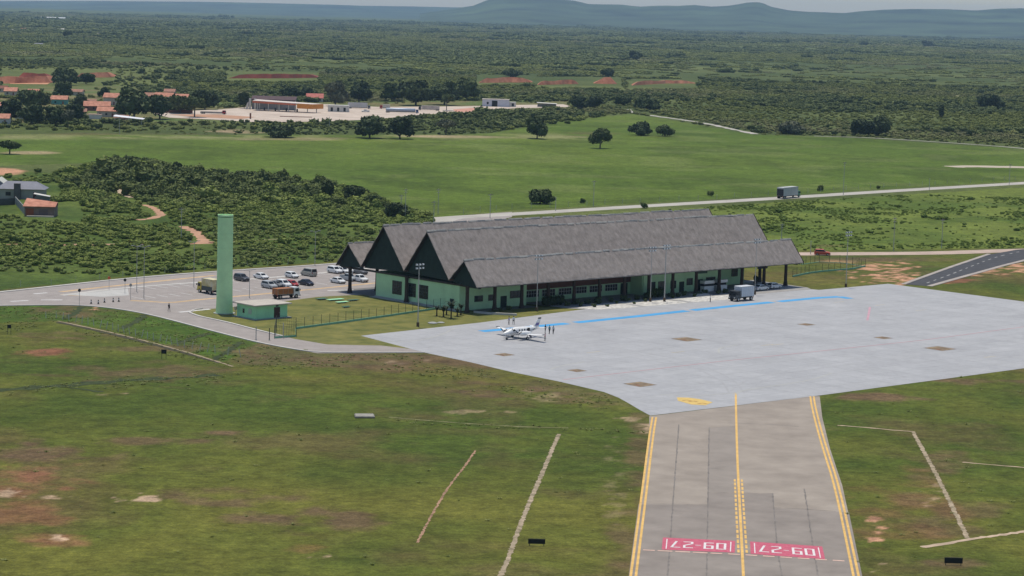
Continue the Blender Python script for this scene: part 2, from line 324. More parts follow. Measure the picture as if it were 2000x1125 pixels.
def apron_material():
    M=mat('apron_concrete',(.372,.374,.386),.75,.10,.09); n=M.node_tree; p=n.nodes['Principled BSDF']; L=n.links.new
    src=p.inputs['Base Color'].links[0].from_socket; tc=n.nodes['Texture Coordinate'] if 'Texture Coordinate' in n.nodes else n.nodes.new('ShaderNodeTexCoord')
    br=n.nodes.new('ShaderNodeTexBrick'); br.inputs['Scale'].default_value=1; br.inputs['Brick Width'].default_value=6; br.inputs['Row Height'].default_value=5; br.inputs['Mortar Size'].default_value=.07; br.offset=0
    br.inputs['Color1'].default_value=(1,1,1,1); br.inputs['Color2'].default_value=(.93,.932,.94,1); br.inputs['Mortar'].default_value=(.74,.74,.73,1)
    mp=n.nodes.new('ShaderNodeMapping'); mp.inputs['Rotation'].default_value=(0,0,-RA); L(tc.outputs['Object'],mp.inputs[0]); L(mp.outputs[0],br.inputs['Vector'])
    nz=n.nodes.new('ShaderNodeTexNoise'); nz.inputs['Scale'].default_value=.6; nz.inputs['Detail'].default_value=8; nz.inputs['Roughness'].default_value=.75; L(tc.outputs['Object'],nz.inputs['Vector'])
    mr=n.nodes.new('ShaderNodeMapRange'); mr.inputs[1].default_value=.3; mr.inputs[2].default_value=.7; mr.inputs[3].default_value=.87; mr.inputs[4].default_value=1.08; L(nz.outputs['Fac'],mr.inputs[0])
    a=n.nodes.new('ShaderNodeMix'); a.data_type='RGBA'; a.blend_type='MULTIPLY'; a.inputs[0].default_value=1; L(src,a.inputs[6]); L(br.outputs['Color'],a.inputs[7])
    v=n.nodes.new('ShaderNodeVectorMath'); v.operation='SCALE'; L(a.outputs[2],v.inputs[0]); L(mr.outputs[0],v.inputs['Scale']); L(v.outputs[0],p.inputs['Base Color']); return M
sheet('apron',WP([(705,656),(940,630)])+APP([(26,29.2),(104,29.2),(104.5,31),(131,31),(131,138.2)])+WP([(1590,774),(1270,812),(1248,800),(1228,788),(1208,777),(1180,766),(1090,745),(1000,727),(920,708),(830,689)]),.03,apron_material())
# access road and car park
PAVE=[(-60,577),(0,571),(130,557),(240,545),(400,532),(640,517),(735,508),(800,560),(735,600),(372,640),(560,700),(845,690),(830,690),(620,690),(560,680),(500,668),(440,653),(390,640),(330,624),(280,612),(220,602),(155,596),(60,596),(-60,599)]
sheet('access_road',WP([(-60,577),(0,571),(130,557),(240,545),(400,532),(640,517),(735,509),(770,520),(800,560),(845,640),(845,690),(830,689.5),(620,690),(560,680),(500,668),(440,653),(390,640),(330,624),(280,612),(220,602),(155,596),(60,596),(-60,599)]),.015,PAVER)
sheet('lawn',WP([(373,611),(385,605),(430,602),(455,600),(520,593),(560,588),(620,580),(735,574),(735,582),(905,609)])+APP([(4,21),(21,21),(27,31)])+WP([(940,630),(705,656),(822,684),(745,675),(640,673),(575,662),(555,657),(500,644),(455,632),(420,624),(390,618)]),.022,LAWN)
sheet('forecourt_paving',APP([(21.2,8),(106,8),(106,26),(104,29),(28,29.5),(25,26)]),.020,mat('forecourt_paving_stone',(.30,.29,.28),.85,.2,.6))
sheet('porch_floor',APP([(0,-26),(104,-26),(104,8),(21,8),(21,21),(4,21),(2,10)]),.026,mat('shade_darkened_porch_stone',(.15,.145,.14),.8,.15,.6))  # floor colour darkened to stand in for the deep porch shade
sheet('taxiway',WP([(1268,813),(1590,774),(1601,774),(1606,815),(1621,876),(1645,948),(1684,1125),(1720,1290),(1196,1290),(1228,1125),(1250,980),(1268,850)]),.018,mat('taxiway_asphalt',(.272,.232,.196),.9,.14,.13,0,(.310,.269,.228)))
ribbon('road',[(846,437),(862,427.5),(895,424),(1000,418.5),(1250,403),(1510,388),(1750,372.5),(2000,357.8),(2120,350)],lambda t:9.5 if t<.06 else 8.2,.03,ROADM)
sheet('road_junction',WP([(850,436),(872,424),(960,416.5),(1000,414),(1000,424),(930,440)]),.02,PAVER)
ribbon('dirt_road',[(1552,496),(1600,496),(1700,495.5),(1830,494.5),(1940,490.5),(2000,489),(2100,486)],8,.03,mat('pale_dirt',(.44,.34,.28),.95,.2,.15))
sheet('asphalt_road',WP([(1766,555.5),(1812,559),(1870,543),(1960,518),(2010,505),(2010,486),(1985,488),(1935,497),(1860,522)]),.035,NEWASPH)
ribbon('road_centre_dashes',[(1810,553),(1850,539),(1900,519),(1945,502),(1990,492)],.35,.05,mat('worn_dash_paint',(.36,.36,.35),.8,.3,1),dash=(3,4),step=.8)
mb=MB(); strip(mb,[G(*p) for p in[(1815,559.5),(1872,543.5),(1962,518.5),(2012,506)]],1.4,.02,h=.1); strip(mb,[G(*p) for p in[(1764,555.5),(1858,521.5),(1932,496.5)]],1.2,.02,h=.1); struct(mb.build('road_kerb',mat('pale_kerb',(.36,.32,.29),.9,.2,.3)))
ribbon('gravel_track',[(1225,214),(1240,221),(1290,228.5),(1340,235),(1385,242.5),(1425,251),(1475,262)],4.2,.08,ROADM,jit=.5,step=6)
ribbon('field_track',[(1590,266),(1700,269),(1800,275.5),(1900,282),(2000,290),(2100,300)],3,.08,ROADM,jit=.3,step=6)
ribbon('sandy_clearing',[(1855,326),(1900,325),(2000,327),(2080,329)],lambda t:9+9*t,.06,mat('pale_sand',(.44,.38,.30),.95,.15,.1),jit=.2)
for px in PATHS: ribbon('dirt_path',px,2.6 if px[0][0]<300 else 3.0,.03,SAND if px[0][0]==205 else REDSAND,jit=.5,step=2)
sheet('dirt_patch',[tuple(p[:2]) for p in smoothline([G(*q) for q in[(385,458),(398,462),(412,474),(395,477),(378,477),(388,470),(385,458)]])],.045,REDSAND)
ribbon('boundary_track',[(-40,479),(100,477),(250,476),(350,475.5),(400,475),(560,466)],1.5,.03,mat('trodden_earth',(.20,.18,.08),.95,.3,.3),jit=.6,step=2)
# kerbs, parking bays and lane paint
mb=MB()
for px,w in(([(-60,599),(60,596.5),(155,596.3),(220,602.3),(280,612.3),(330,624.3),(390,640.3),(440,653.3),(500,668.3),(560,680.3),(620,689),(700,689),(830,689)],.55),([(370,611),(378,605),(395,602.5)],.4),([(370,611),(390,618.5),(420,624.5),(455,632.5),(500,644.5),(555,657.5)],.6),([(-60,577),(0,571),(130,557),(240,545),(400,532),(640,517),(735,508)],1.1)):
    strip(mb,smoothline([G(*p) for p in px]),w,.02,h=.13,step=2)
struct(mb.build('kerb',KERB))
mb=MB()
for px in([(255,587),(300,589),(330,592),(390,585),(450,580),(560,570),(730,553),(800,546)],[(120,575),(170,578),(240,571)],[(118,570),(200,561),(330,547),(420,538)]): strip(mb,smoothline([G(*p) for p in px]),1.5,.02,step=2,jit=.2)
struct(mb.build('kerb_paint',ORANGEY))
mb=MB(); strip(mb,smoothline([G(*p) for p in[(120,577),(230,563),(380,552),(500,545),(600,536),(720,524)]]),1.6,.045,step=3,jit=.1); struct(mb.build('parking_median',KERB))
sheet('traffic_island',WP([(130,576),(215,567),(250,564),(252,577),(200,580)]),.03,mat('island_concrete',(.44,.43,.41),.85,.12,.3))
mb=MB()
for i in range(20): p=G(258+i*23,562-i*1.75); strip(mb,[p,p+BX*5],.22,.03)
for i in range(20): p=G(280+i*24,584-i*1.85); strip(mb,[p,p-BX*4.6],.22,.03)
for px in([(80,586),(122,586)],[(20,589),(55,587)],[(66,574),(92,572)],[(640,568),(690,566)],[(350,610),(410,604)]): strip(mb,[G(*p) for p in px],.9,.031)
struct(mb.build('parking_lines',WLINE))
# apron and taxiway paint
mb=MB()
for px in([(940,647.5),(1030,639.3),(1108,632)],[(1124,630.3),(1250,617.5),(1342,607.4)],[(1352,606.3),(1430,598),(1508,590.5)],[(1521,589.3),(1600,581.8),(1640,579.8)],[(1638,579.8),(1661,583.5)]): strip(mb,[G(*p) for p in px],2.4,.045 if px[0][0]<1638 else .049)
struct(mb.build('blue_apron_line',BLUE))
ribbon('red_apron_line',[(1100,742),(1220,728),(1400,707),(1620,684),(1800,665),(1982,641),(2040,633)],.28,.045,PINK,sm=False)
mb=MB()
for px in([(722,657),(740,664),(780,669),(830,664),(868,652),(885,642),(905,638)],[(1437,770),(1445,764),(1490,757),(1580,744),(1625,729)],[(1437,772),(1428,768),(1360,774),(1290,771)],[(1405,690),(1402,680),(1440,674)],[(1075,722),(1090,716),(1140,707)]): strip(mb,smoothline([G(*p) for p in px]),.3,.045)
struct(mb.build('faded_apron_lines',mat('faded_line_paint',(.40,.40,.37),.8,.12,.4)))
mb=MB()
for kt,px in enumerate(([(1439,768),(1425,745),(1370,718),(1270,692),(1140,672),(1060,664)],[(1441,766),(1470,742),(1560,722),(1720,700),(1900,680)],[(1250,640),(1330,650),(1420,648),(1560,640)],[(1480,640),(1560,655),(1640,668),(1700,690)])):
    for off in(-1.3,1.3): strip(mb,smoothline([G(*p) for p in px]),.32,.0335+.0012*kt+.0006*(off>0),off=off,jit=.5)
struct(mb.build('tyre_marks',mat('rubber_marks',(.335,.335,.345),.8,.12,.5)))
ribbon('pink_apron_mark',[(1699,600),(1697,612),(1694,626)],.5,.046,mat('bright_pink_paint',(.50,.29,.34),.7,.2,.5))
mb=MB()
for i,(x,y,s) in enumerate([(985,693,3.0),(1127,724,2.7),(1250,751,4.3),(1341,663,4.6),(1575,634,2.9),(1725,660,2.9),(1836,681,4.8)]):
    c=G(x,y)
    def q(u,v,du,dv,z,mi):
        P=[c+AX*(u+a*du)+BX*(v+b*dv) for a,b in((-1,-1),(1,-1),(1,1),(-1,1))]; mb.add([(p.x,p.y,z) for p in P],[(0,1,2,3)],mi)
    q(0,0,s/2,s/2,.040,1); q(0,0,s*.43,s*.43,.044,0)
    for k in range(-2,3): q(k*s*.16,(k%2)*s*.06,s*.05,s*.34,.048,1)
    q(-s*.25,s*.1,s*.07,s*.1,.052,2)
struct(mb.build('stand_markings',[mat('worn_yellow_paint',(.32,.205,.095),.8,.3,1.0,0,(.33,.25,.16)),mat('worn_dark_paint',(.07,.052,.035),.85,.35,1.0,0,(.15,.115,.08)),mat('rusty_paint',(.26,.10,.06),.85,.3,1)]))
mb=MB()
for x,y in((1160,688),(1325,688),(1500,674),(1640,590),(1720,596),(1800,606),(1520,673),(1935,697)): p=G(x,y); strip(mb,[p-AX*2,p+AX*1.6],.35,.046,jit=.3,step=.8)
struct(mb.build('worn_paint_dashes',FADED))
sheet('yellow_guidance_patch',WP([(1322,776.5),(1345,777),(1368,780),(1392,786),(1378,792),(1350,790.5),(1324,783)]),.046,mat('yellow_patch_paint',(.60,.42,.13),.7,.12,.6))
mb=MB()
for c,o in(((1340,782),0),((1352,784),1),((1370,788),2)): p=G(*c); strip(mb,[p-AX*.9,p+AX*.3,p+BX*.9+AX*.3],.3,.052,step=.5)
struct(mb.build('guidance_patch_figures',mat('patch_figure_paint',(.30,.12,.03),.8,.2,1)))
mb=MB()
for off in(-.30,.30):
    strip(mb,smoothline([G(*p) for p in[(1278,815),(1272,850),(1256,980),(1237,1125),(1215,1290)]]),.31,.04,off=off)
    strip(mb,smoothline([G(*p) for p in[(1586,774.5),(1588,790),(1597,828),(1612,880),(1635,950),(1672,1125),(1706,1290)]]),.31,.04,off=off)
strip(mb,smoothline([G(*p) for p in[(1437,768),(1437.5,800),(1440,900),(1446,1010),(1452,1125),(1460,1290)]]),.34,.04)
for off in(-.5,.5): strip(mb,[G(*p) for p in[(1442,937),(1446,1010),(1450.5,1080)]],.28,.04,off=off,dash=(2.0,.8),step=.4)
struct(mb.build('taxiway_lines',YEL))
ribbon('hold_line',[(1256,1074.5),(1445,1083.5),(1655,1096.5)],.42,.041,mat('hold_line_paint',(.66,.44,.36),.8,.2,.8),dash=(1.6,.5),step=.35,sm=False)
mb=MB()
for px in([(1326,829),(1316,960),(1304,1125),(1290,1290)],[(1385,835),(1383,960),(1380,1125),(1376,1290)],[(1509,964),(1518,1070),(1527,1125),(1545,1290)],[(1571,955),(1588,1070),(1598,1125),(1620,1290)],[(1262,984),(1382,986)],[(1382,962),(1509,964)],[(1511,992),(1575,995),(1632,999)],[(1442,827),(1500,829),(1560,833)],[(1383,903),(1410,902)],[(1389,915),(1412,917)]): strip(mb,[G(*p) for p in px],.18,.026,jit=.7,step=.6)
struct(mb.build('pavement_joints',mat('joint_sealant',(.185,.165,.150),.9,.35,.6)))
sheet('taxiway_patch',WP([(1247,985),(1382,987),(1382,963),(1509,965),(1511,993),(1658,1001),(1684,1125),(1720,1290),(1196,1290),(1228,1125)]),.021,mat('taxiway_older_asphalt',(.226,.196,.173),.9,.14,.15,0,(.258,.226,.200)))
sheet('taxiway_patch',WP([(1385,836),(1437,832),(1443,962),(1383,962)]),.021,mat('taxiway_dull_asphalt',(.258,.226,.198),.9,.14,.2))
# runway designator panels "09-27", read from the apron side
GLYPH={'0':[[(0,0),(1,0),(1,1),(0,1),(0,0)]],'9':[[(0,0),(1,0),(1,1),(0,1),(0,.5),(1,.5)]],'2':[[(0,1),(1,1),(1,.62),(0,.3),(0,0),(1,0)]],'7':[[(0,1),(1,1),(.42,0)]],'-':[[(.1,.5),(.9,.5)]]}
pan=MB(); txt=MB()
for cs in(((1429.5,1058.5),(1301,1052.5),(1299,1072.5),(1428.5,1078)),((1600,1069.5),(1471.5,1060.5),(1472.6,1081),(1604.5,1090.5))):
    A,B,C,D=[G(*c) for c in cs]
    def bl(u,v): return A.lerp(B,u).lerp(D.lerp(C,u),v)
    pan.add([tuple(Vector((p.x,p.y,.036))) for p in(bl(-.05,-.1),bl(1.05,-.1),bl(1.05,1.08),bl(-.05,1.08))],[(0,1,2,3)])
    def bar(u0,v0,u1,v1,w,z=.042):
        a,b=bl(u0,v0),bl(u1,v1); t=(b-a).normalized(); a=a-t*w/2; b=b+t*w/2; s=Vector((t.y,-t.x,0))*w/2
        txt.add([(p.x,p.y,z) for p in(a-s,a+s,b+s,b-s)],[(0,1,2,3)])
    us=[.10,.29,.475,.60,.79]; uw=[.115,.115,.07,.115,.115]; k=0
    for ch,u0,w in zip('09-27',us,uw):
        for st in GLYPH[ch]:
            for p,q_ in zip(st[:-1],st[1:]): bar(u0+p[0]*w,.24+p[1]*.56,u0+q_[0]*w,.24+q_[1]*.56,.30 if ch!='-' else .22,.042+.0006*k); k+=1
    for u in(.015,.985): bar(u,.04,u,.97,.14,.041)
struct(pan.build('designator_panel',RED)); struct(txt.build('designator_lettering',mat('designator_white',(.56,.53,.52),.75,.06,2.5,0,(.72,.70,.70))))
# strips of bare earth, drains
STRIPM=mat('sandy_strip_earth',(.19,.17,.085),.95,.35,.7,0,(.37,.29,.21))
ribbon('sandy_strip',[(1092,848),(1078,880),(1050,945),(1020,1015),(995,1085),(978,1125),(950,1180)],.62,.03,STRIPM,jit=.4,step=.35)
ribbon('earth_trench',[(929,880),(905,915),(880,945),(855,985),(836,1020),(815,1060)],.30,.03,mat('red_trench_earth',(.20,.125,.070),.95,.4,.5,0,(.36,.22,.14)),jit=.7,step=.5)
ribbon('sandy_strip',[(1783,843),(1800,875),(1820,910),(1850,970),(1870,1010),(1890,1052)],.62,.03,STRIPM,jit=.4,step=.35)
ribbon('sandy_strip',[(1800,1069),(1850,1062),(1895,1053),(1950,1046),(2010,1037)],.9,.031,SAND,jit=.5,step=.6)
ribbon('drain_line',[(1636,831),(1680,834),(1740,840),(1782,843)],.5,.03,SAND,jit=.6,step=.8); ribbon('drain_line',[(1880,903),(1935,908),(2010,914)],.5,.03,SAND,jit=.6,step=.8)
ribbon('drain_channel',[(112,627),(160,637),(220,650),(300,670),(380,692),(455,716)],.6,.03,mat('drain_concrete',(.30,.24,.16),.9,.3,.6),jit=.4,step=1)
ribbon('drain_shadow_edge',[(112,629.5),(160,639.5),(220,653),(300,673.5),(380,694.5),(430,709)],1.1,.028,mat('painted_drain_shade',(.05,.045,.025),.95,.3,.6),jit=.4,step=1)  # flat dark strip painted as the shaded edge of the drain
GUL=mat('gully_weeds',(.016,.026,.007),.95,.4,.8,0,(.045,.062,.014))
for q in([(126,622),(148,612),(160,599)],[(238,642),(262,630),(284,615)],[(345,672),(378,660),(408,651)],[(415,703),(445,688),(470,668)]): ribbon('gully',q,1.5,.026,GUL,jit=.6,step=.8)
ribbon('weed_line',[(-20,764),(60,757),(150,752),(230,744),(330,739),(430,733)],2.6,.026,GUL,jit=.9,step=1.2); ribbon('weed_line',[(100,752),(170,762),(200,766)],1.0,.027,GUL,jit=.9,step=1.2)
ribbon('drain_line',[(760,815),(900,827),(1040,835),(1110,836)],.4,.03,mat('drain_dusty',(.20,.19,.09),.9,.3,.5),jit=.7,step=1)
# ------------------------------------------------------------------ the terminal (local x along it, local y away from the apron)
THATCH=mat('thatch',(.215,.190,.175),.95,.10,1.5,0,(.300,.268,.250),.10,.1,(.7,.45,.45)); CAP=mat('ridge_cap',(.44,.42,.38),.9,.3,1.2)
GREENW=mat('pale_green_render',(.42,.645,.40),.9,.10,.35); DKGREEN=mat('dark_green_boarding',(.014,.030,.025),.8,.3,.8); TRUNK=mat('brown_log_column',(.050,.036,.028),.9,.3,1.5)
BRICK=mat('brown_brick_render',(.13,.058,.043),.9,.2,1); FRAME=mat('window_frame_white',(.55,.57,.55),.5,.08,1); DKFRAME=mat('window_frame_green',(.035,.07,.05),.5,.1,1); PLINTH=mat('grey_plinth',(.30,.31,.30),.85,.2,.6); REDDOOR=mat('dark_red_door',(.075,.022,.018),.7,.15,1)
term=thing('airport_terminal','long pale green airport terminal under four grey thatched gable roofs beside the apron','airport terminal',OO,RA)
def Y(b): return -b
L0,L1=-.9,105.7
# one continuous folded outline split in four gabled roofs
PROFS=[[(-24.7,6.0),(-20.2,11.25),(-15.4,6.6)],[(-15.4,6.6),(-7.6,16.4),(0,7.1)],[(0,7.1),(7.6,16.4),(15.4,6.6)],[(15.4,6.6),(20.2,11.2),(24.7,5.9)]]
for k,pr in enumerate(PROFS):
    V=[];Fq=[];nx=130
    def prof_pts():
        out=[]
        for (b0,z0),(b1,z1) in zip(pr[:-1],pr[1:]):
            for t in np.linspace(0,1,12)[(1 if out else 0):]: out.append((b0+(b1-b0)*t,z0+(z1-z0)*t))
        return out
    pp=prof_pts(); npn=len(pp)
    for i in range(nx+1):
        x=L0+(L1-L0)*i/nx
        for j,(b,z) in enumerate(pp):
            e=(j in(0,npn-1)); pk=(j==11)
            dz=(fbm(np.array(x*1.),np.array(b*1.+k*40),2.2)-.5)*.30+(vnoise(np.array(x),np.array(k*9.),14)-.5)*(.35 if pk else .2)
            dz=float(dz)*min(1,i/5,(nx-i)/5); xx=x+(random.uniform(-.12,.12) if i in(0,nx) else 0); V.append((xx,Y(b),z+.24+float(dz)-(random.uniform(0,.16) if e else 0)))
    nt_=len(V)
    for i in(0,nx):
        x=L0+(L1-L0)*i/nx
    for i in range(nx+1):
        x=L0+(L1-L0)*i/nx
        for j,(b,z) in enumerate(pp): V.append((x,Y(b),z))
    for i in range(nx):
        for j in range(npn-1):
            a=i*npn+j; Fq.append((a,a+1,a+npn+1,a+npn)); Fq.append((nt_+a,nt_+a+npn,nt_+a+npn+1,nt_+a+1))
    for i in range(nx):
        for j in(0,npn-1): a=i*npn+j; Fq.append((a,a+npn,nt_+a+npn,nt_+a))
    for j in range(npn-1):
        for i in(0,nx): a=i*npn+j; Fq.append((a,nt_+a,nt_+a+1,a+1))
    me=bpy.data.meshes.new('thatched_roof'); me.from_pydata(V,[],Fq); me.materials.append(THATCH); me.materials.append(mat('painted_underside_shade',(.030,.027,.024),.9,.3,1)); me.polygons.foreach_set('material_index',[int(min(f)>=nt_) for f in Fq])  # thatch underside coloured dark to stand in for shade below the overhang
    import bmesh
    bb=bmesh.new(); bb.from_mesh(me); bmesh.ops.recalc_face_normals(bb,faces=bb.faces); bb.to_mesh(me); bb.free()
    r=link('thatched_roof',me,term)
    c=MB(); bp,zp=pr[1]; x=L0
    while x<L1-.5:
        l=random.uniform(1.2,3.4); x2=min(L1,x+l)
        zz=zp+.31+float((fbm(np.array(x*1.),np.array(bp+k*40),2.2)-.5)*.3+(vnoise(np.array(x),np.array(k*9.),14)-.5)*.35); w=random.uniform(.12,.22)
        c.hexa([(x,Y(bp)-w,zz-.22),(x2,Y(bp)-w,zz-.22),(x2,Y(bp)+w,zz-.22),(x,Y(bp)+w,zz-.22),(x,Y(bp)-.08,zz+.10),(x2,Y(bp)-.08,zz+.10),(x2,Y(bp)+.08,zz+.10),(x,Y(bp)+.08,zz+.10)]); x=x2+(random.uniform(.3,.9) if random.random()<.35 else .02)
    c.build('ridge_cap',CAP,r)
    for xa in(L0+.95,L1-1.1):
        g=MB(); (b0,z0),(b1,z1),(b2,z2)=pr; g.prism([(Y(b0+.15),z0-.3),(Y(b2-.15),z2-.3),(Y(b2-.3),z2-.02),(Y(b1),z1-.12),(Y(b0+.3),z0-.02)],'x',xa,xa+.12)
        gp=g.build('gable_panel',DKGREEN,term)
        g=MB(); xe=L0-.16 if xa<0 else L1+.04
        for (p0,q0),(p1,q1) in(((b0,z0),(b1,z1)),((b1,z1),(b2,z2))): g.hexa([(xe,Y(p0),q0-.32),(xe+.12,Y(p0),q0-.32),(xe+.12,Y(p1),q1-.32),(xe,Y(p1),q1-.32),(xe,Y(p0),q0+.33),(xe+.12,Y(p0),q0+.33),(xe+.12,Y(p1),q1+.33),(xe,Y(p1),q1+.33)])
        g.build('rake_shade_strip',mat('rake_shade_dark',(.035,.036,.032),.9,.3,1),gp)  # dark strips added along the rakes to paint in the gable edge shadow
        if xa<0:
            v=MB()
            for t in(.25,.5,.75):
                for s,(bb_,zb) in((1,(b0,z0)),(-1,(b2,z2))): pass
                zc=z0+(z1-z0)*t*.9; wd=(b2-b0)*(1-t*.9)*.47; v.box((xa-.03,Y((b0+b2)/2+(b1-(b0+b2)/2)*t),zc),(.05,wd*2*.96,.07))
            v.build('gable_batten',mat('green_batten',(.03,.055,.045),.8,.2,1),gp)
# lower fascia beam that ties the gables
fb=MB(); fb.box((.55,0,5.75),(.3,48.6,.42)); fb.box((52.4,Y(23.2),5.78),(103.6,.3,.36)); fb.box((52.4,Y(-23.2),5.85),(103.6,.3,.36)); fb.box((103.9,0,5.75),(.3,48.6,.42)); fb.build('tie_beam',mat('dark_timber',(.05,.046,.04),.9,.3,1),term)
gut=MB()
for b in(-15.4,0,15.4): gut.box((52.4,Y(b),6.75 if b else 7.2),(106.4,.8,.3))
gut.build('valley_gutter',mat('rusty_gutter',(.13,.075,.06),.8,.4,.6),term)
def column(x,b,h=5.9,fl=True):
    c=MB(); c.lathe([(.62,0),(.55,.5),(.42,1.3),(.38,h-1.2),(.46,h)],(x,Y(b),0),10); c.build('column',TRUNK,term)
for i in range(14): column(i*8.0+.1 if i else .1,20.5)
for i in range(1,13,2): column(i*8.0,22.6 if False else 12.0,6.4)
for b in(-20.3,0.05): column(-.05,b,6)
for b in(-20.3,0,12): column(104.1,b,6)
for i in range(1,14): column(i*8.,-20.4,6)
# walls
w=MB()
w.box((.75,Y(2.85),2.85),(.3,28.9,5.7))                       # end wall towards the lawn
w.box((10.6,Y(17.15),2.95),(19.5,.3,5.9)); w.box((20.5,Y(15.1),2.95),(.3,4.0,5.9))
w.build('end_wall',GREENW,term)
w=MB(); w.box((39,Y(13.05),2.95),(36.8,.3,5.9)); w.box((57.5,Y(15.1),2.95),(.3,3.8,5.9)); rw=w.build('recessed_wall',GREENW,term)
w=MB(); w.box((39,Y(13.25),3.55),(36.6,.12,1.5)); w.build('brick_band',BRICK,rw)
w=MB(); w.box((70.9,Y(17.15),2.95),(26.6,.3,5.9)); w.box((84.3,Y(14.6),2.95),(.3,4.8,5.9)); w.build('check_in_wall',GREENW,term)
w=MB(); w.box((91.2,Y(12.05),2.95),(13.6,.3,5.9)); w.box((98.2,Y(.3),2.95),(.3,23.2,5.9)); w.box((49.5,Y(-11.45),2.95),(97.2,.3,5.9)); w.build('rear_wall',GREENW,term)
w=MB(); w.box((.5,Y(2.85),.16),(.2,29.4,.32)); w.box((.0,Y(2.85),.05),(1.6,30,.1)); w.build('wall_base',PLINTH,term)
def window(x,b,z,wd,h,nx,ny,face='x',fm=DKFRAME,parent=term,name='window'):
    m=MB(); g=.05
    for i in range(nx+1):
        u=-wd/2+wd*i/nx; m.box((x-.03,Y(b)-u,z) if face=='x' else (x+u,Y(b)-.03,z),(.10,.055,h) if face=='x' else (.055,.10,h))
    for j in range(ny+1):
        q=-h/2+h*j/ny; m.box((x-.028,Y(b),z+q) if face=='x' else (x,Y(b)-.028,z+q),(.09,wd,.055) if face=='x' else (wd,.09,.055))
    f=m.build(name,fm,parent)
    p=MB(); p.box((x,Y(b),z) if face=='x' else (x,Y(b),z),(.06,wd,h) if face=='x' else (wd,.06,h)); p.build('pane',GLASS,f); return f
for b in(-4.05,.9,5.15): window(.58,b,2.9,3.2,3.0,4,4)
GF=FRAME
for x,wd,z,h in((6.2,2.4,2.4,1.3),(10.2,2.2,2.4,1.3),(17.2,3.4,2.7,1.6)): window(x,17.32,z,wd,h,3,2,'y',DKFRAME)
for x in(26,31,36.2,41,46,51): window(x,13.24,1.85,4.0,1.5,5,2,'y',GF)
for x,wd,z,h in((60.4,2.2,1.6,2.8),(63.6,2.2,1.6,2.8),(67.6,1.8,2.0,1.8),(73.2,2.0,2.4,1.6),(80.5,3.2,1.8,2.6)): window(x,17.32,z,wd,h,2,2,'y',DKFRAME)
for x in(87.5,94.5): window(x,12.25,2.9,2.2,1.8,2,2,'y',DKFRAME)
def door(x,b,wd,h,face='y',M=REDDOOR):
    m=MB(); m.box((x,Y(b),h/2+.05),(wd,.08,h) if face=='y' else (.08,wd,h)); d=m.build('door',M,term)
    k=MB(); k.box((x+wd*.38 if face=='y' else x-.06,Y(b)-.06 if face=='y' else Y(b)-wd*.38,1.05),(.06,.06,.18)); k.build('handle',CHROME,d)
door(13.6,17.34,1.8,2.5,'y',DKGREEN); door(.57,14.9,1.3,2.4,'x',DKGREEN); door(70.5,17.34,1.6,2.5,'y',DKGREEN); door(76.4,17.34,2.6,2.7,'y',DKGREEN); door(55.2,13.3,2.2,2.6,'y',DKGREEN)
m=MB(); m.box((77.5,Y(17.36),4.5),(3.4,.08,.75)); m.build('sign_panel',mat('dull_sign_panel',(.05,.10,.07),.6,.3,1),term)
# ------------------------------------------------------------------ water tower and pump house
PALEG=mat('tower_green_paint',(.54,.80,.46),.92,.10,.35,0,None,0,.05)
tw=thing('water_tower','tall pale green cylindrical water tower beside the flat roofed pump house','water tower',G(438,612))
h=HT(G(438,611),418.5); m=MB(); m.lathe([(1.86,0),(1.80,.6),(1.70,3),(1.64,9),(1.62,h-.5)],n=72); m.build('shaft',PALEG,tw,smooth=False)
m=MB(); m.lathe([(1.64,h-.35),(1.64,h),(1.50,h),(1.50,h-.2)],n=40); m.build('top_rim',PALEG,tw)
m=MB(); m.lathe([(2.3,0),(2.3,.14)],n=32); m.build('plinth',PLINTH,tw)
for k in(2,5,8,11,14,17): m=MB(); m.lathe([(1.665+.02*(k<4)+.03,k),(1.665+.02*(k<4)+.03,k+.07)],n=40); m.build('pour_seam',mat('tower_seam',(.515,.765,.44),.7,.1,1),tw)
A_,B_=G(457,619.5),G(497,625.5); ph=thing('pump_house','small flat roofed mint green pump house with a brown door below the tower','pump house',AB(-42.4,3.8),RA)
mint=mat('mint_green_render',(.34,.68,.42),.8,.10,.5)
m=MB(); m.box((0,0,1.45),(8.2,6.6,2.9)); m.build('wall',mint,ph)
m=MB(); m.bevbox((0,0,3.03),(9.6,8.0,.26),.05); m.build('roof',mat('pale_roof_slab',(.45,.41,.36),.9,.15,.6),ph)
m=MB(); m.box((0,0,.09),(9.6,8,.18)); m.build('plinth',PLINTH,ph)
m=MB(); m.box((1.4,-3.33,1.28),(1.5,.1,2.2)); d=m.build('door',mat('brown_door',(.06,.028,.022),.7,.2,2),ph); m=MB(); m.box((1.95,-3.41,1.2),(.06,.06,.2)); m.build('handle',CHROME,d)
m=MB(); m.box((1.4,-3.36,2.65),(.6,.14,.28)); m.build('lamp_box',BLACK,ph)
m=MB(); m.box((-4.13,.9,1.5),(.08,.6,.9)); m.build('window',GLASS,ph)
m=MB(); m.box((-4.14,-1.4,1.6),(.06,1.1,1.1)); m.build('wall_plate',mat('pale_plate',(.40,.50,.42),.6,.1,2),ph)
m=MB(); m.box((-4.9,2.7,1.9),(.5,.5,.7)); m.cyl((-4.9,2.7,0),(-4.9,2.7,1.6),.05); m.build('meter_box',mat('meter_cream',(.5,.42,.32),.6,.1,2),ph)
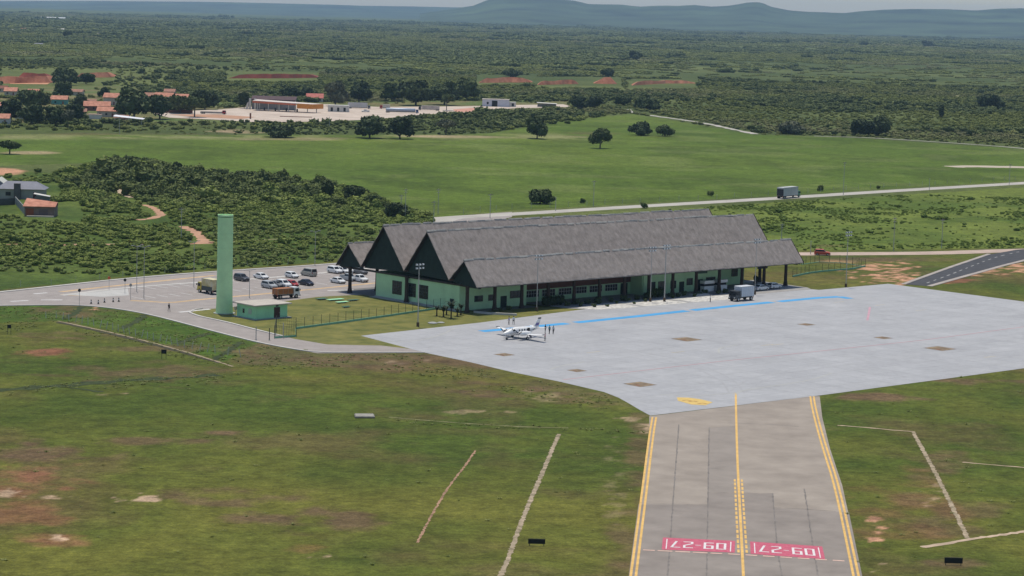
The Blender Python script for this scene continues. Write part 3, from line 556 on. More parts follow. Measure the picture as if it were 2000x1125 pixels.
# ------------------------------------------------------------------ fences
WIRE=mat('fence_wire',(.16,.19,.15),.6,.2,2,.2); PGREEN=mat('fence_green_wall',(.20,.42,.28),.8,.15,.6); FPOST=mat('fence_post_dark',(.045,.055,.045),.7,.2,2)
def fence(label,pts,spacing,h,postM,wall=None,rails=(),pr=.05,lean=0,group=None,name='fence',cat='fence'):
    pts=[Vector(p) for p in pts]; base=pts[0]; t=thing(name,label,cat,base,0,group)
    P=resample(pts,spacing)
    for p in P:
        q=p-base; m=MB(); m.cyl((q.x,q.y,0),(q.x+random.uniform(-lean,lean),q.y,h*random.uniform(.94,1.04)),pr,pr*.85,6); m.build('post',postM,t)
    m=MB()
    for a,b in zip(P[:-1],P[1:]):
        a=a-base;b=b-base
        for z in rails: m.cyl((a.x,a.y,z),(b.x,b.y,z),.014,n=3,cap=False)
    if m.v: m.build('rail_wire',WIRE,t)
    if wall:
        m=MB(); strip(m,[p-base for p in pts],.18,0,step=2,h=wall); m.build('base_wall',PGREEN,t)
    return t
fence('green base wall fence with dark posts across the lawn beside the terminal end',[G(578,643),G(660,632),G(750,619.5),G(860,603),G(900,603)],2.3,2.3,FPOST,.42,(.7,1.1,1.5,1.9,2.2))
fence('green wire fence with base wall around the corner of lawn past the far terminal end',[G(1548,541),G(1580,534.5),G(1606,531),G(1665,526),G(1690,521)],2.4,2.2,FPOST,.40,(.8,1.3,1.8,2.1))
fence('rear run of dark posted wire fence before the dirt road and red car',[G(1565,517),G(1600,512),G(1640,513.5),G(1690,521)],2.4,2.2,FPOST,.15,(.8,1.3,1.8,2.1))
gate=thing('access_gate','green wire mesh gate enclosure standing by the access road','gate',G(536,660))
m=MB()
gp=[G(536,661)-G(536,660),G(578,658)-G(536,660),G(578,645)-G(536,660),G(540,640)-G(536,660)]
for p in gp: m=MB(); m.cyl((p.x,p.y,0),(p.x,p.y,2.6),.06,n=6); m.build('gate_post',FPOST,gate)
m=MB()
for a,b in((0,1),(1,2),(2,3),(3,0)):
    for z in(.4,1.0,1.6,2.2,2.55): m.cyl((gp[a].x,gp[a].y,z),(gp[b].x,gp[b].y,z),.02,n=4)
    for k in range(1,9): q=gp[a].lerp(gp[b],k/9); m.cyl((q.x,q.y,.3),(q.x,q.y,2.5),.018,n=4)
m.build('gate_mesh',FPOST,gate)
m=MB()
for a,b in((0,1),(1,2)): strip(m,[gp[a],gp[b]],.16,0,step=2,h=.4)
m.build('base_wall',PGREEN,gate)
for px,y0,hh in((500,664,2.6),(526,664.5,2.4),(553,660,3.0)):
    t=thing('gate_post',{500:'slim grey post at the roadside corner before the gate enclosure',526:'dark slim post between the grey post and the gate enclosure',553:'pale post against the mesh of the gate enclosure'}[px],'post',G(px,y0)); m=MB(); m.cyl((0,0,0),(0,0,hh),.09,.08,8); m.build('shaft',{500:STEEL,526:FPOST,553:CONC}[px],t); m=MB(); m.box((0,0,.06),(.4,.4,.12)); m.build('footing',CONC,t)
WPOST=mat('weathered_white_post',(.42,.41,.37),.85,.2,1)
fence('white posted wire fence along the field side of the country road',[G(905,418),G(1000,409),G(1250,396),G(1400,389),G(1500,382.5),G(1700,368.5),G(1850,359.5),G(2005,350.5)],8.5,1.9,WPOST,None,(.5,.9,1.3),.07,.1)
fence('leaning pale posts of an old wire fence along the drain below the bank',[G(90,622),G(110,622),G(160,632),G(220,645),G(300,665),G(360,679),G(420,690),G(470,697)],2.2,1.5,mat('pale_post',(.55,.53,.46),.85,.15,1),None,(.5,1.0),.075,.35)
fence('white posted boundary fence between thicket and access road',[G(-20,563),G(100,557),G(240,541),G(400,527),G(640,513),G(720,506)],6,1.5,WPOST,None,(.5,1.0),.05,.1)
# ------------------------------------------------------------------ poles, masts and lamps
def pole(x,y,top,label,kind,group,r=.14,M=CONC):
    p=G(x,y); h=HT(p,top); cat={'mast':'floodlight mast','lamp':'street lamp','line':'power pole','plain':'pole'}[kind]
    t=thing({'mast':'floodlight_mast','lamp':'street_lamp','line':'power_pole','plain':'utility_pole'}[kind],label,cat,p,RA,group)
    r*=.72; m=MB(); m.cyl((0,0,0),(0,0,h),r,r*.62,8); m.build('pole',M,t)
    if kind=='mast':
        m=MB(); m.box((0,0,h-.1),(2.0,.10,.10)); m.box((0,0,h+.65),(2.0,.10,.10)); m.box((0,0,h+.3),(.10,.10,.9)); c=m.build('crossbar',STEEL,t)
        for u in(-.85,0,.85):
            for z in(h-.1,h+.65):
                m=MB(); m.box((u,-.22,z+.16),(.44,.26,.36)); fl=m.build('floodlight',mat('lamp_housing',(.30,.31,.32),.5,.1,2),t); m=MB(); m.box((u,-.365,z+.15),(.36,.03,.28)); m.build('lens',LAMP,fl)
        m=MB(); m.box((0,0,.45),(.42,.42,.9)); m.build('footing',mat('brown_footing',(.12,.08,.05),.9,.2,1),t)
    elif kind=='lamp':
        for s in(-1,1):
            m=MB(); m.cyl((0,0,h-.2),(s*1.0,0,h+.12),.05,.04,6); m.box((s*1.25,0,h+.13),(.7,.22,.13)); m.build('lamp_arm',STEEL,t)
    elif kind=='line':
        m=MB(); m.box((0,0,h-.5),(1.9,.14,.14)); m.box((0,0,h-1.3),(1.2,.12,.12)); c=m.build('crossarm',mat('crossarm_grey',(.35,.34,.31),.8,.2,2),t)
        for u in(-.85,-.3,.3,.85): m=MB(); m.lathe([(.05,h-.42),(.09,h-.33),(.05,h-.2)],(u,0,0),6); m.build('insulator',mat('brown_insulator',(.14,.09,.07),.4,.1,3),t)
    else:
        m=MB(); m.box((0,0,h-.3),(.7,.10,.10)); m.build('bracket',STEEL,t)
    return t
pole(816,638,524,'six head floodlight mast standing in the lawn left of the parked plane','mast',None,.17)
pole(1048,608,506,'six head floodlight mast at the lawn edge in front of the first roof bay','mast',None,.15)
pole(1270,589.5,490,'thinner six head floodlight mast close to the middle porch columns','mast',None,.13)
pole(1297.5,589,486,'tall grey floodlight mast with white lamps in the middle of the forecourt','mast',None,.2)
pole(1474,575.5,474,'six head floodlight mast beside the cargo van','mast',None,.12)
pole(1652,561,460,'floodlight mast with brown footing at the far corner of the lawn','mast',None,.14)
for x,y,t_,l in((281,583,482,'right pole of the pair of concrete lamp posts left of the tower'),(267,570,480,'left pole of the pair of concrete lamp posts left of the tower'),(378.5,561,472,'lone thin lamp post behind the yellow truck'),(487,582,528,'short lamp post between tower and pump house roof'),(615,519,452,'lamp post at the back edge of the car park behind silver car')): pole(x,y,t_,l,'lamp',None,.11)
for x,y,t_,l in((354,468,405,'power pole in the thicket by the pink dirt path'),(783,425,380,'left pole of the pair of power poles at the end of the thicket'),(791.5,428,368,'right pole of the pair of power poles at the end of the thicket'),(855.5,418,368,'tall pale power pole at the road bend beyond the roof'),(847,437,392,'short power pole standing before the road bend'),(957,426,378,'power pole behind the ridge where the road straightens'),(1085,412,384,'small power pole before the round field bush'),(1159,403,352,'power pole at the field edge left of the road truck'),(1647,381,316,'power pole in the field fence right of the road truck'),(1815,371,348,'short power pole on the verge beyond the road truck'),(1971,361,320,'power pole by the pale sandy clearing'),(1526,474,436,'slim power pole right behind the front roof end'),(1745,490,424,'power pole in scrub left of the dirt road junction'),(1839,485,427,'white power pole in scrub above the new asphalt road'),(1583,497,470,'small white post beside the red car'),(643,252,228,'thin pole before the filling station hedge'),(233,262,228,'thin pole beside the white shelter roof'),(871,208,188,'pole by the small umbrella tree'),(1545,158,128,'far pole among the woodland right of the red cuts')): pole(x,y,t_,l,'line' if y-t_>30 and x!=1583 else 'plain',None,.16 if y>300 else .22)
# roadside sign posts and small posts
def disc_sign(x,y,top,label,M):
    p=G(x,y); h=HT(p,top); t=thing('road_sign',label,'road sign',p,RB); m=MB(); m.cyl((0,0,0),(0,0,h),.045,n=6); m.build('post',STEEL,t); m=MB(); m.cyl((-.04,0,h-.1),(.04,0,h-.1),.36,n=14); m.build('sign_disc',M,t)
disc_sign(155,597,566,'round black backed road sign on the kerb above the bank',BLACK); disc_sign(213,566,542,'round red road sign behind the traffic island',mat('red_sign_face',(.5,.10,.04),.5,.1,2)); disc_sign(244,573,546,'round dark road sign at the traffic island end',BLACK); disc_sign(255,585,556,'thin grey sign post right of the traffic island',STEEL)
bl_=None
for i,(x,y) in enumerate(((178,593.5),(192,594),(204,591),(221,590),(232,589.5))):
    if bl_ is None:
        bl_=thing('traffic_bollard','','bollard',G(x,y)); m=MB(); m.lathe([(.30,0),(.30,.08),(.16,.1),(.10,.9),(.07,.95)],n=10); m.build('cone',mat('dark_bollard',(.06,.05,.045),.7,.3,2),bl_); m=MB(); m.lathe([(.155,.45),(.135,.65)],n=10); m.build('band',WHITE,bl_); b=bl_
    else: b=dup(bl_,G(x,y))
    b['label']='small dark traffic bollard in the row across the access road mouth'; b['group']='bollards across the access road'
def board(x,y,w,h,label,leg=.5):
    p=G(x,y); t=thing('notice_board',label,'sign board',p,0)
    m=MB(); m.box((0,0,leg+h/2),(w,.08,h)); m.build('panel',mat('black_board',(.008,.012,.012),.6,.3,2),t)
    for u in(-w*.42,w*.42): m=MB(); m.cyl((u,.06,0),(u,.06,leg+h*.9),.045,n=6); m.build('leg',FPOST,t)
    m=MB(); m.box((0,-.055,leg+h*.93),(w*.98,.03,.05)); m.build('trim',mat('board_trim',(.05,.06,.055),.6,.2,2),t)
board(1048,1066,2.1,.62,'low black runway sign board in grass left of the taxiway',.25); board(1862,1104,2.2,.7,'low black runway sign board in grass right of the taxiway',.25)
board(320,701,.95,.8,'small dark sign board on two legs by the drain below the bank',.95); board(18,653,.75,.7,'small dark sign board on two legs at the left photo edge',1.2)
t=thing('concrete_slab','low grey concrete manhole slab lying alone in the left field','concrete slab',G(712,814),.12); m=MB(); m.bevbox((0,0,.12),(3.2,3.0,.24),.04); m.build('base',mat('dark_slab',(.16,.155,.14),.9,.25,1.2),t); m=MB(); m.bevbox((0,.1,.27),(2.9,2.5,.07),.03); m.build('lid',mat('slab_lid',(.28,.27,.24),.9,.25,1.5),t)
for i,(x,y,w_,d_,l) in enumerate(((628,585.5,2.6,1.4,'dark green garden slab nearest the pump house on the lawn'),(655,587,4.2,1.3,'long mint green garden slab in the middle of the lawn slabs'),(668,592,3.0,1.2,'mint green garden slab nearest the camera among the lawn slabs'),(690,588,2.8,1.0,'grey green garden slab at the right of the lawn slabs'),(676,601,1.9,.9,'small dark green slab set apart before the lawn slabs'))):
    t=thing('garden_slab',l,'slab',G(x,y),RA); m=MB(); m.bevbox((0,0,.30),(w_,d_,.10),.02); m.build('top',mint if i in(1,2) else mat('slab_green',(.07,.16,.11),.8,.2,1),t); m=MB(); m.box((0,0,.13),(w_*.6,d_*.5,.24)); m.build('base',PLINTH,t)
# ------------------------------------------------------------------ vehicles
def wheel(parent,x,y,r,w=.2):
    m=MB(); s=1 if y>0 else -1; m.cyl((x,y-s*w,r),(x,y,r),r,n=14); o=m.build('wheel',TYRE,parent); m=MB(); m.cyl((x,y,r),(x,y+s*.015,r),r*.58,n=10); m.build('hub',CHROME,o)
def car(label,kind,M,loc,rz,group=None):
    L,wd,h,hood,bel={'sedan':(4.4,1.74,1.44,.92,.95),'hatch':(3.9,1.68,1.48,.92,.95),'suv':(4.5,1.82,1.72,1.06,1.08),'pickup':(5.1,1.82,1.74,1.08,1.1),'van':(4.7,1.85,1.95,1.15,1.15)}[kind]
    t=thing({'pickup':'pickup_truck','van':'minibus'}.get(kind,'parked_car'),label,'pickup' if kind=='pickup' else 'van' if kind=='van' else 'car',loc,rz,group)
    def ring(x,z0,z1,hw,c=.10): return [(x,-hw+c,z0),(x,-hw,z0+c),(x,-hw,z1-c*1.3),(x,-hw+c*1.3,z1),(x,hw-c*1.3,z1),(x,hw,z1-c*1.3),(x,hw,z0+c),(x,hw-c,z0)]
    hw=wd/2; R_=L/2; g=.22
    tr={'sedan':.98,'hatch':1.0,'suv':1.1,'pickup':1.02,'van':1.2}[kind]
    b=MB(); b.loft([ring(-R_,g+.15,tr-.25,hw*.86),ring(-R_+.12,g+.02,tr-.05,hw*.95),ring(-R_+.5,g,tr,hw),ring(0,g,bel,hw),ring(R_*.42,g,bel,hw),ring(R_-.5,g,hood-.08,hw*.98),ring(R_-.12,g+.03,hood-.22,hw*.92),ring(R_,g+.15,hood-.40,hw*.80)])
    cx={'sedan':(-1.55,-.85,.45,1.15),'hatch':(-1.85,-1.5,.35,1.05),'suv':(-2.15,-1.9,.35,1.05),'pickup':(-.75,-.62,.65,1.3),'van':(-2.25,-2.1,.95,1.65)}[kind]
    def rect(z,x0,x1,w): return [(x0,-w,z),(x1,-w,z),(x1,w,z),(x0,w,z)]
    r0=rect(bel-.06,cx[0],cx[3],hw*.95); r1=rect(h-.06,cx[1],cx[2],hw*.78); r2=rect(h,cx[1]+.12,cx[2]-.1,hw*.66)
    b.add(r0+r1+r2,[(0,1,5,4),(1,2,6,5),(2,3,7,6),(3,0,4,7),(4,5,9,8),(5,6,10,9),(6,7,11,10),(7,4,8,11),(8,9,10,11)])
    if kind=='pickup':
        for s in(-1,1): b.box((-1.65,s*hw*.93,1.12),(1.7,.08,.22))
        b.box((-R_+.06,0,1.1),(.08,hw*1.86,.26))
    body=b.build('body',M,t)
    def face(i,j,name,a=.10,c=.12,off=.012):
        P=[Vector(r0[i]),Vector(r0[j]),Vector(r1[j]),Vector(r1[i])]; n=(P[1]-P[0]).cross(P[3]-P[0]).normalized()
        f=lambda u,v:(P[0].lerp(P[1],u)).lerp(P[3].lerp(P[2],u),v)
        q=[f(a,c),f(1-a,c),f(1-a,1-c*.6),f(a,1-c*.6)]; m=MB(); m.add([p+n*off for p in q]+[p-n*.02 for p in q],[(0,1,2,3),(4,7,6,5),(0,4,5,1),(1,5,6,2),(2,6,7,3),(3,7,4,0)]); m.build(name,GLASS,t)
    face(1,2,'windscreen'); face(3,0,'rear_window'); face(0,1,'side_window',.07,.2); face(2,3,'side_window',.07,.2)
    for s in(-1,1):
        for x in(-R_+.85,R_-.82): wheel(t,x,s*(hw+.01),.33 if kind in('suv','pickup') else .30)
        m=MB(); m.box((R_-.13,s*hw*.66,hood-.33),(.2,.34,.15)); m.build('headlight',LAMP,t)
        m=MB(); m.box((-R_+.06,s*hw*.76,tr-.24),(.16,.22,.2)); m.build('taillight',REDL,t)
        m=MB(); m.box((cx[3]-.25,s*(hw+.08),bel+.03),(.12,.18,.13)); m.build('mirror',M,t)
    m=MB(); m.box((R_-.03,0,.42),(.14,hw*1.5,.14)); m.build('bumper',BLACK,t)
    return t
def truck(label,L,cabM,boxM,loc,rz,boxh=2.3,flat=False,name='truck',wd=2.4,boxL=None,cat='truck',tank=False,w6=False,rearM=None,skirtM=None,ribs=7):
    t=thing(name,label,cat,loc,rz); hw=wd/2; F=L/2; boxL=boxL or L-2.3
    m=MB(); m.box((-.1,0,.78),(L-.5,.9,.28)); m.box((-F+.4,0,.62),(.12,wd*.9,.16)); m.build('chassis',BLACK,t)
    m=MB(); m.loft([[(F-1.75,-hw,.6),(F-1.75,hw,.6),(F-1.75,hw*.97,2.45),(F-1.75,-hw*.97,2.45)],[(F-.12,-hw,.6),(F-.12,hw,.6),(F-.35,hw*.94,2.45),(F-.35,-hw*.94,2.45)],[(F,-hw*.96,.65),(F,hw*.96,.65),(F-.32,hw*.9,2.3),(F-.32,-hw*.9,2.3)]]); c=m.build('cab',cabM,t)
    m=MB(); m.add([(F-.075,-hw*.84,1.45),(F-.075,hw*.84,1.45),(F-.265,hw*.8,2.22),(F-.265,-hw*.8,2.22)],[(0,1,2,3)]); m.build('windscreen',GLASS,c)
    for s in(-1,1):
        m=MB(); m.box((F-.95,s*hw*.985,1.85),(.95,.06,.65)); m.build('side_window',GLASS,c)
        m=MB(); m.box((F-.02,s*hw*.7,.9),(.08,.36,.2)); m.build('headlight',LAMP,t)
        m=MB(); m.box((F-.2,s*(hw+.12),1.9),(.12,.2,.42)); m.build('mirror',BLACK,t)
        for x in([F-1.1,-F+1.1] + ([-F+2.2] if w6 else [])): wheel(t,x,s*(hw+.01),.48,.32)
        m=MB(); m.box((-F+.33,s*hw*.8,.85),(.06,.26,.16)); m.build('taillight',REDL,t)
    m=MB(); m.box((F-.02,0,.62),(.2,wd*.96,.26)); m.build('bumper',BLACK,t)
    xc=F-2.0-boxL/2
    m=MB()
    if flat:
        m.box((xc,0,1.05),(boxL,wd,.2)); m.box((xc+boxL/2-.05,0,1.5),(.1,wd,.8))
        for s in(-1,1): m.box((xc,s*(hw-.04),1.3),(boxL,.06,.4))
        m.build('flatbed',boxM,t)
    elif tank:
        m.lathe([(.4,-boxL/2),(.95,-boxL/2+.15),(1.08,-boxL/2+.5),(1.08,boxL/2-.5),(.95,boxL/2-.15),(.4,boxL/2)],(xc,0,2.05),16,ax='x'); m.build('tank',boxM,t,smooth=True)
        m=MB(); m.box((xc,0,3.12),(boxL*.7,.5,.08)); m.build('catwalk',STEEL,t)
    else:
        m.bevbox((xc,0,1.0+boxh/2),(boxL,wd*1.03,boxh),.04); bx=m.build('cargo_box',boxM,t)
        m=MB()
        for s in(-1,1):
            for z in(1.04,.98+boxh): m.box((xc,s*wd*.52,z),(boxL,.04,.09))
            for k in range(ribs): m.box((xc-boxL/2+boxL*k/(ribs-1)*.98+.05,s*wd*.518,1+boxh/2),(.05,.035,boxh*.94))
        m.build('box_trim',STEEL,bx)
        m=MB(); m.box((xc-boxL/2-.02,0,1+boxh/2),(.05,.05,boxh*.9)); m.build('door_bar',STEEL,bx)
        if rearM: m=MB(); m.box((xc-boxL/2-.03,0,.75+boxh/2),(.08,wd*.98,boxh*.8)); m.build('rear_door',rearM,t)
        if skirtM:
            m=MB(); m.box((xc,0,1.25),(boxL*.99,wd*1.06,1.0)); m.build('side_skirt',skirtM,t)
    return t
VW=paint('car_white',(.70,.71,.71)); VS=paint('car_silver',(.36,.38,.39)); VG=paint('car_dark_grey',(.06,.062,.068)); VN=paint('car_navy',(.014,.018,.035)); VR=paint('car_red',(.36,.035,.03)); VM=paint('car_mid_grey',(.17,.175,.18)); VC=paint('car_champagne',(.33,.32,.28))
RP=RB; RPm=RB+math.pi
for l,k,M,x,y,rz in(('dark grey suv parked alone nearest the water tower','suv',VG,472,548.5,RP),('white sedan parked alone between the dark grey suv and next white car','sedan',VW,510,544.5,RP),('white hatchback parked left of the silver minivan in the back row','hatch',VW,570,542.5,RP),('silver minivan with dark rear parked at the end of the back row','van',VC,603,539,RPm),
 ('silver suv nearest the pump house in the tight front row','suv',VS,526,563,RP),('mid grey car squeezed between silver suv and white suv','sedan',VM,540,560,RP),('white suv between the grey car and the red car','suv',VW,554,560.5,RP),('dark red car at the right end of the tight front row','hatch',VR,570,559.5,RP),('navy blue sedan parked alone right of the red car','sedan',VN,598,557,RP),
 ('white sedan parked nearest the terminal entrance column','sedan',VW,660,553,RP),('white suv at the far left of the cluster behind the entrance gable','suv',VW,654,533.5,RP),('white hatchback second in the cluster behind the entrance gable','hatch',VW,670,533,RP),('white suv hidden behind the entrance column','suv',VW,683,532.5,RP),('grey pickup left of the large white pickup near the entrance','pickup',VS,681,548,RP),('large white pickup near the terminal wall in the car park','pickup',VW,702,550,RP),('mid grey suv under the edge of the entrance gable','suv',VM,703,535,RP),
 ('red jeep parked on the dirt road end beyond the terminal','suv',paint('jeep_red',(.50,.055,.025)),1606,498.5,R(-8)),('white sedan parked in roof shade behind the cargo van','sedan',VW,1486,567,RA),('white car parked under the porch near its far end','hatch',VW,1512,563.5,RA)): car(l,k,M,G(x,y),rz)
for l,a in (('left one of the two white kiosks under the porch behind the white shirted person',77.6),('right one of the two white kiosks under the porch behind the box truck',82.2)):
    t=thing('kiosk',l,'kiosk',AB(a,19.0),RA)
    m=MB(); m.box((0,0,.65),(3.4,1.3,1.3)); m.build('counter',VW,t); m=MB(); m.box((0,.1,1.6),(3.2,1.0,.6)); m.build('opening',BLACK,t); m=MB(); m.box((0,0,2.25),(3.5,1.5,.7)); m.build('canopy',VW,t)
truck('pale grey box truck with dark cab parked facing left by the porch',6.6,paint('cab_dark_grey',(.05,.055,.06)),mat('box_blue_grey',(.56,.58,.62),.55,.06,1),G(1448,587),RA+math.pi,2.4,wd=2.3)
truck('grey box truck with green cab driving along the country road',13.5,paint('cab_green',(.03,.20,.13)),mat('box_grey_panel',(.48,.49,.49),.55,.12,.5),G(1540,386.5),R(55),3.1,w6=True,wd=2.7,rearM=mat('dark_rear_door',(.035,.035,.04),.7,.2,1),ribs=3)
truck('yellow and dark green truck beside the water tower in the car park',6.4,paint('cab_yellow',(.50,.40,.06)),mat('box_yellow_white',(.55,.44,.10),.6,.3,.6,0,(.6,.57,.45)),G(408,573),RP+math.pi,2.4,flat=False,wd=2.3,skirtM=paint('dark_green_skirt',(.015,.04,.045)),ribs=3)
truck('small truck with white cab and orange cargo body stopped behind the pump house',6.6,VW,mat('orange_cargo',(.34,.135,.045),.7,.2,.8),G(558,582.5),RA,1.35,wd=2.1,ribs=4)
# ------------------------------------------------------------------ parked aeroplane (local x is forward)
pl=thing('light_aircraft','white twin propeller aeroplane parked on the apron by the blue line','aeroplane',G(1016,661),RA+math.pi)
PW=paint('aircraft_white',(.78,.78,.77)); PD=paint('aircraft_dark_trim',(.03,.03,.04))
m=MB(); N=14
def oval(x,cz,ry,rz): return [(x,ry*math.cos(2*math.pi*i/N),cz+rz*math.sin(2*math.pi*i/N)) for i in range(N)]
m.loft([oval(-5.2,1.95,.08,.12),oval(-4.2,1.85,.28,.34),oval(-2.6,1.66,.52,.62),oval(-1.0,1.55,.72,.82),oval(1.3,1.55,.74,.86),oval(2.5,1.50,.66,.72),oval(3.3,1.36,.52,.52),oval(4.2,1.25,.34,.34),oval(4.75,1.2,.10,.10)]); m.build('fuselage',PW,pl,smooth=True)
m=MB(); m.loft([oval(-3.6,1.745,.41,.20),oval(-1,1.45,.735,.20),oval(1.3,1.42,.755,.20),oval(2.5,1.37,.675,.16),oval(3.6,1.27,.47,.10)]); m.build('trim_stripe',PD,pl)
for s in(-1,1):
    m=MB(); m.loft([[(1.15,s*.5,1.02),(.3,s*.5,1.16),(-1.0,s*.5,1.02),(.3,s*.5,.93)],[(.95,s*2.2,1.12),(.2,s*2.2,1.25),(-.95,s*2.2,1.13),(.2,s*2.2,1.04)],[(.35,s*7.0,1.52),(0,s*7.0,1.58),(-.55,s*7.0,1.52),(0,s*7,1.48)]]); w_=m.build('wing',PW,pl)
    m=MB(); m.loft([[(.40,s*6.75,1.55),(-.02,s*6.75,1.63),(-.6,s*6.75,1.55),(0,s*6.75,1.47)],[(.25,s*7.15,1.62),(0,s*7.15,1.66),(-.5,s*7.15,1.62),(0,s*7.15,1.58)]]); m.build('wing_tip',PD,w_)
    m=MB(); m.lathe([(.06,-1.3),(.34,-.8),(.46,.2),(.46,1.3),(.36,1.9),(.2,2.05)],(.35,s*2.25,1.38),12,ax='x'); e=m.build('engine',PW,pl,smooth=True)
    m=MB(); m.lathe([(.19,0),(.14,.25),(.02,.42)],(2.4,s*2.25,1.38),10,ax='x'); m.build('spinner',CHROME,e)
    m=MB()
    for k in range(3):
        a=k*2*math.pi/3+.5; d=Vector((0,math.cos(a),math.sin(a))); u=Vector((.06,-math.sin(a)*.09,math.cos(a)*.09)); c=Vector((2.52,s*2.25,1.38)); m.hexa([c+d*.12-u,c+d*.12+u,c+d*.12+u+Vector((.03,0,0)),c+d*.12-u+Vector((.03,0,0)),c+d*1.12-u*.6,c+d*1.12+u*.6,c+d*1.12+u*.6+Vector((.02,0,0)),c+d*1.12-u*.6+Vector((.02,0,0))])
    m.build('propeller',PD,e)
    m=MB(); m.loft([[(-4.0,s*.1,2.02),(-4.4,s*.1,2.08),(-5.0,s*.1,2.02),(-4.4,s*.1,1.97)],[(-4.55,s*2.35,2.1),(-4.75,s*2.35,2.13),(-5.05,s*2.35,2.1),(-4.75,s*2.35,2.07)]]); m.build('tailplane',PW,pl)
    m=MB(); m.cyl((.1,s*2.25,1.0),(.1,s*2.25,.35),.06); m.build('gear_strut',STEEL,pl); wheel(pl,.1,s*2.33,.32,.2)
    for x in(-1.2,-.5,.2,.9):
        m=MB(); m.lathe([(.17,0),(.17,.03)],(0,0,0),10); 
        V=[(x+v[0],s*(.715+v[2]),1.82+v[1]*1.15) for v in m.v]; m.v=V; m.build('cabin_window',GLASS,pl)
    m=MB(); m.add([(2.0,s*.705,1.72),(2.62,s*.62,1.66),(2.5,s*.52,1.98),(2.05,s*.58,2.12)],[(0,1,2,3)]); m.v=[(a+0.0,b+s*.03,c) for a,b,c in m.v]; m.build('cockpit_window',GLASS,pl)
m=MB(); m.add([(2.75,-.5,1.76),(2.75,.5,1.76),(2.38,.4,2.18),(2.38,-.4,2.18)],[(0,1,2,3)]); m.v=[(a+.06,b,c+.05) for a,b,c in m.v]; m.build('windscreen',GLASS,pl)
m=MB(); m.loft([[(-3.3,-.05,2.0),(-3.3,.05,2.0),(-4.95,.05,2.05),(-4.95,-.05,2.05)],[(-4.75,-.035,3.75),(-4.75,.035,3.75),(-5.55,.035,3.75),(-5.55,-.035,3.75)]]); fn=m.build('tail_fin',PW,pl)
m=MB(); m.loft([[(-4.68,-.05,3.66),(-4.68,.05,3.66),(-5.58,.05,3.66),(-5.58,-.05,3.66)],[(-4.85,-.04,3.92),(-4.85,.04,3.92),(-5.6,.04,3.92),(-5.6,-.04,3.92)]]); m.build('fin_tip',PD,fn)
m=MB(); m.loft([[(-3.9,-.06,2.3),(-3.9,.06,2.3),(-4.9,.06,2.35),(-4.9,-.06,2.35)],[(-4.3,-.055,2.9),(-4.3,.055,2.9),(-5.1,.055,2.9),(-5.1,-.055,2.9)]]); m.build('fin_stripe',paint('fin_purple',(.16,.14,.34)),fn)
m=MB(); m.cyl((3.5,0,1.0),(3.6,0,.3),.05); m.build('gear_strut',STEEL,pl); wheel(pl,3.6,.09,.26,.18)
m=MB(); m.hexa([(-1.9,.70,.95),(-1.35,.74,.95),(-1.35,1.5,.25),(-1.9,1.5,.25),(-1.9,.70,1.0),(-1.35,.74,1.0),(-1.35,1.5,.30),(-1.9,1.5,.30)]); m.build('boarding_stair',PD,pl)
m=MB(); m.box((-1.62,.685,1.55),(.62,.06,1.15)); m.build('open_doorway',BLACK,pl)
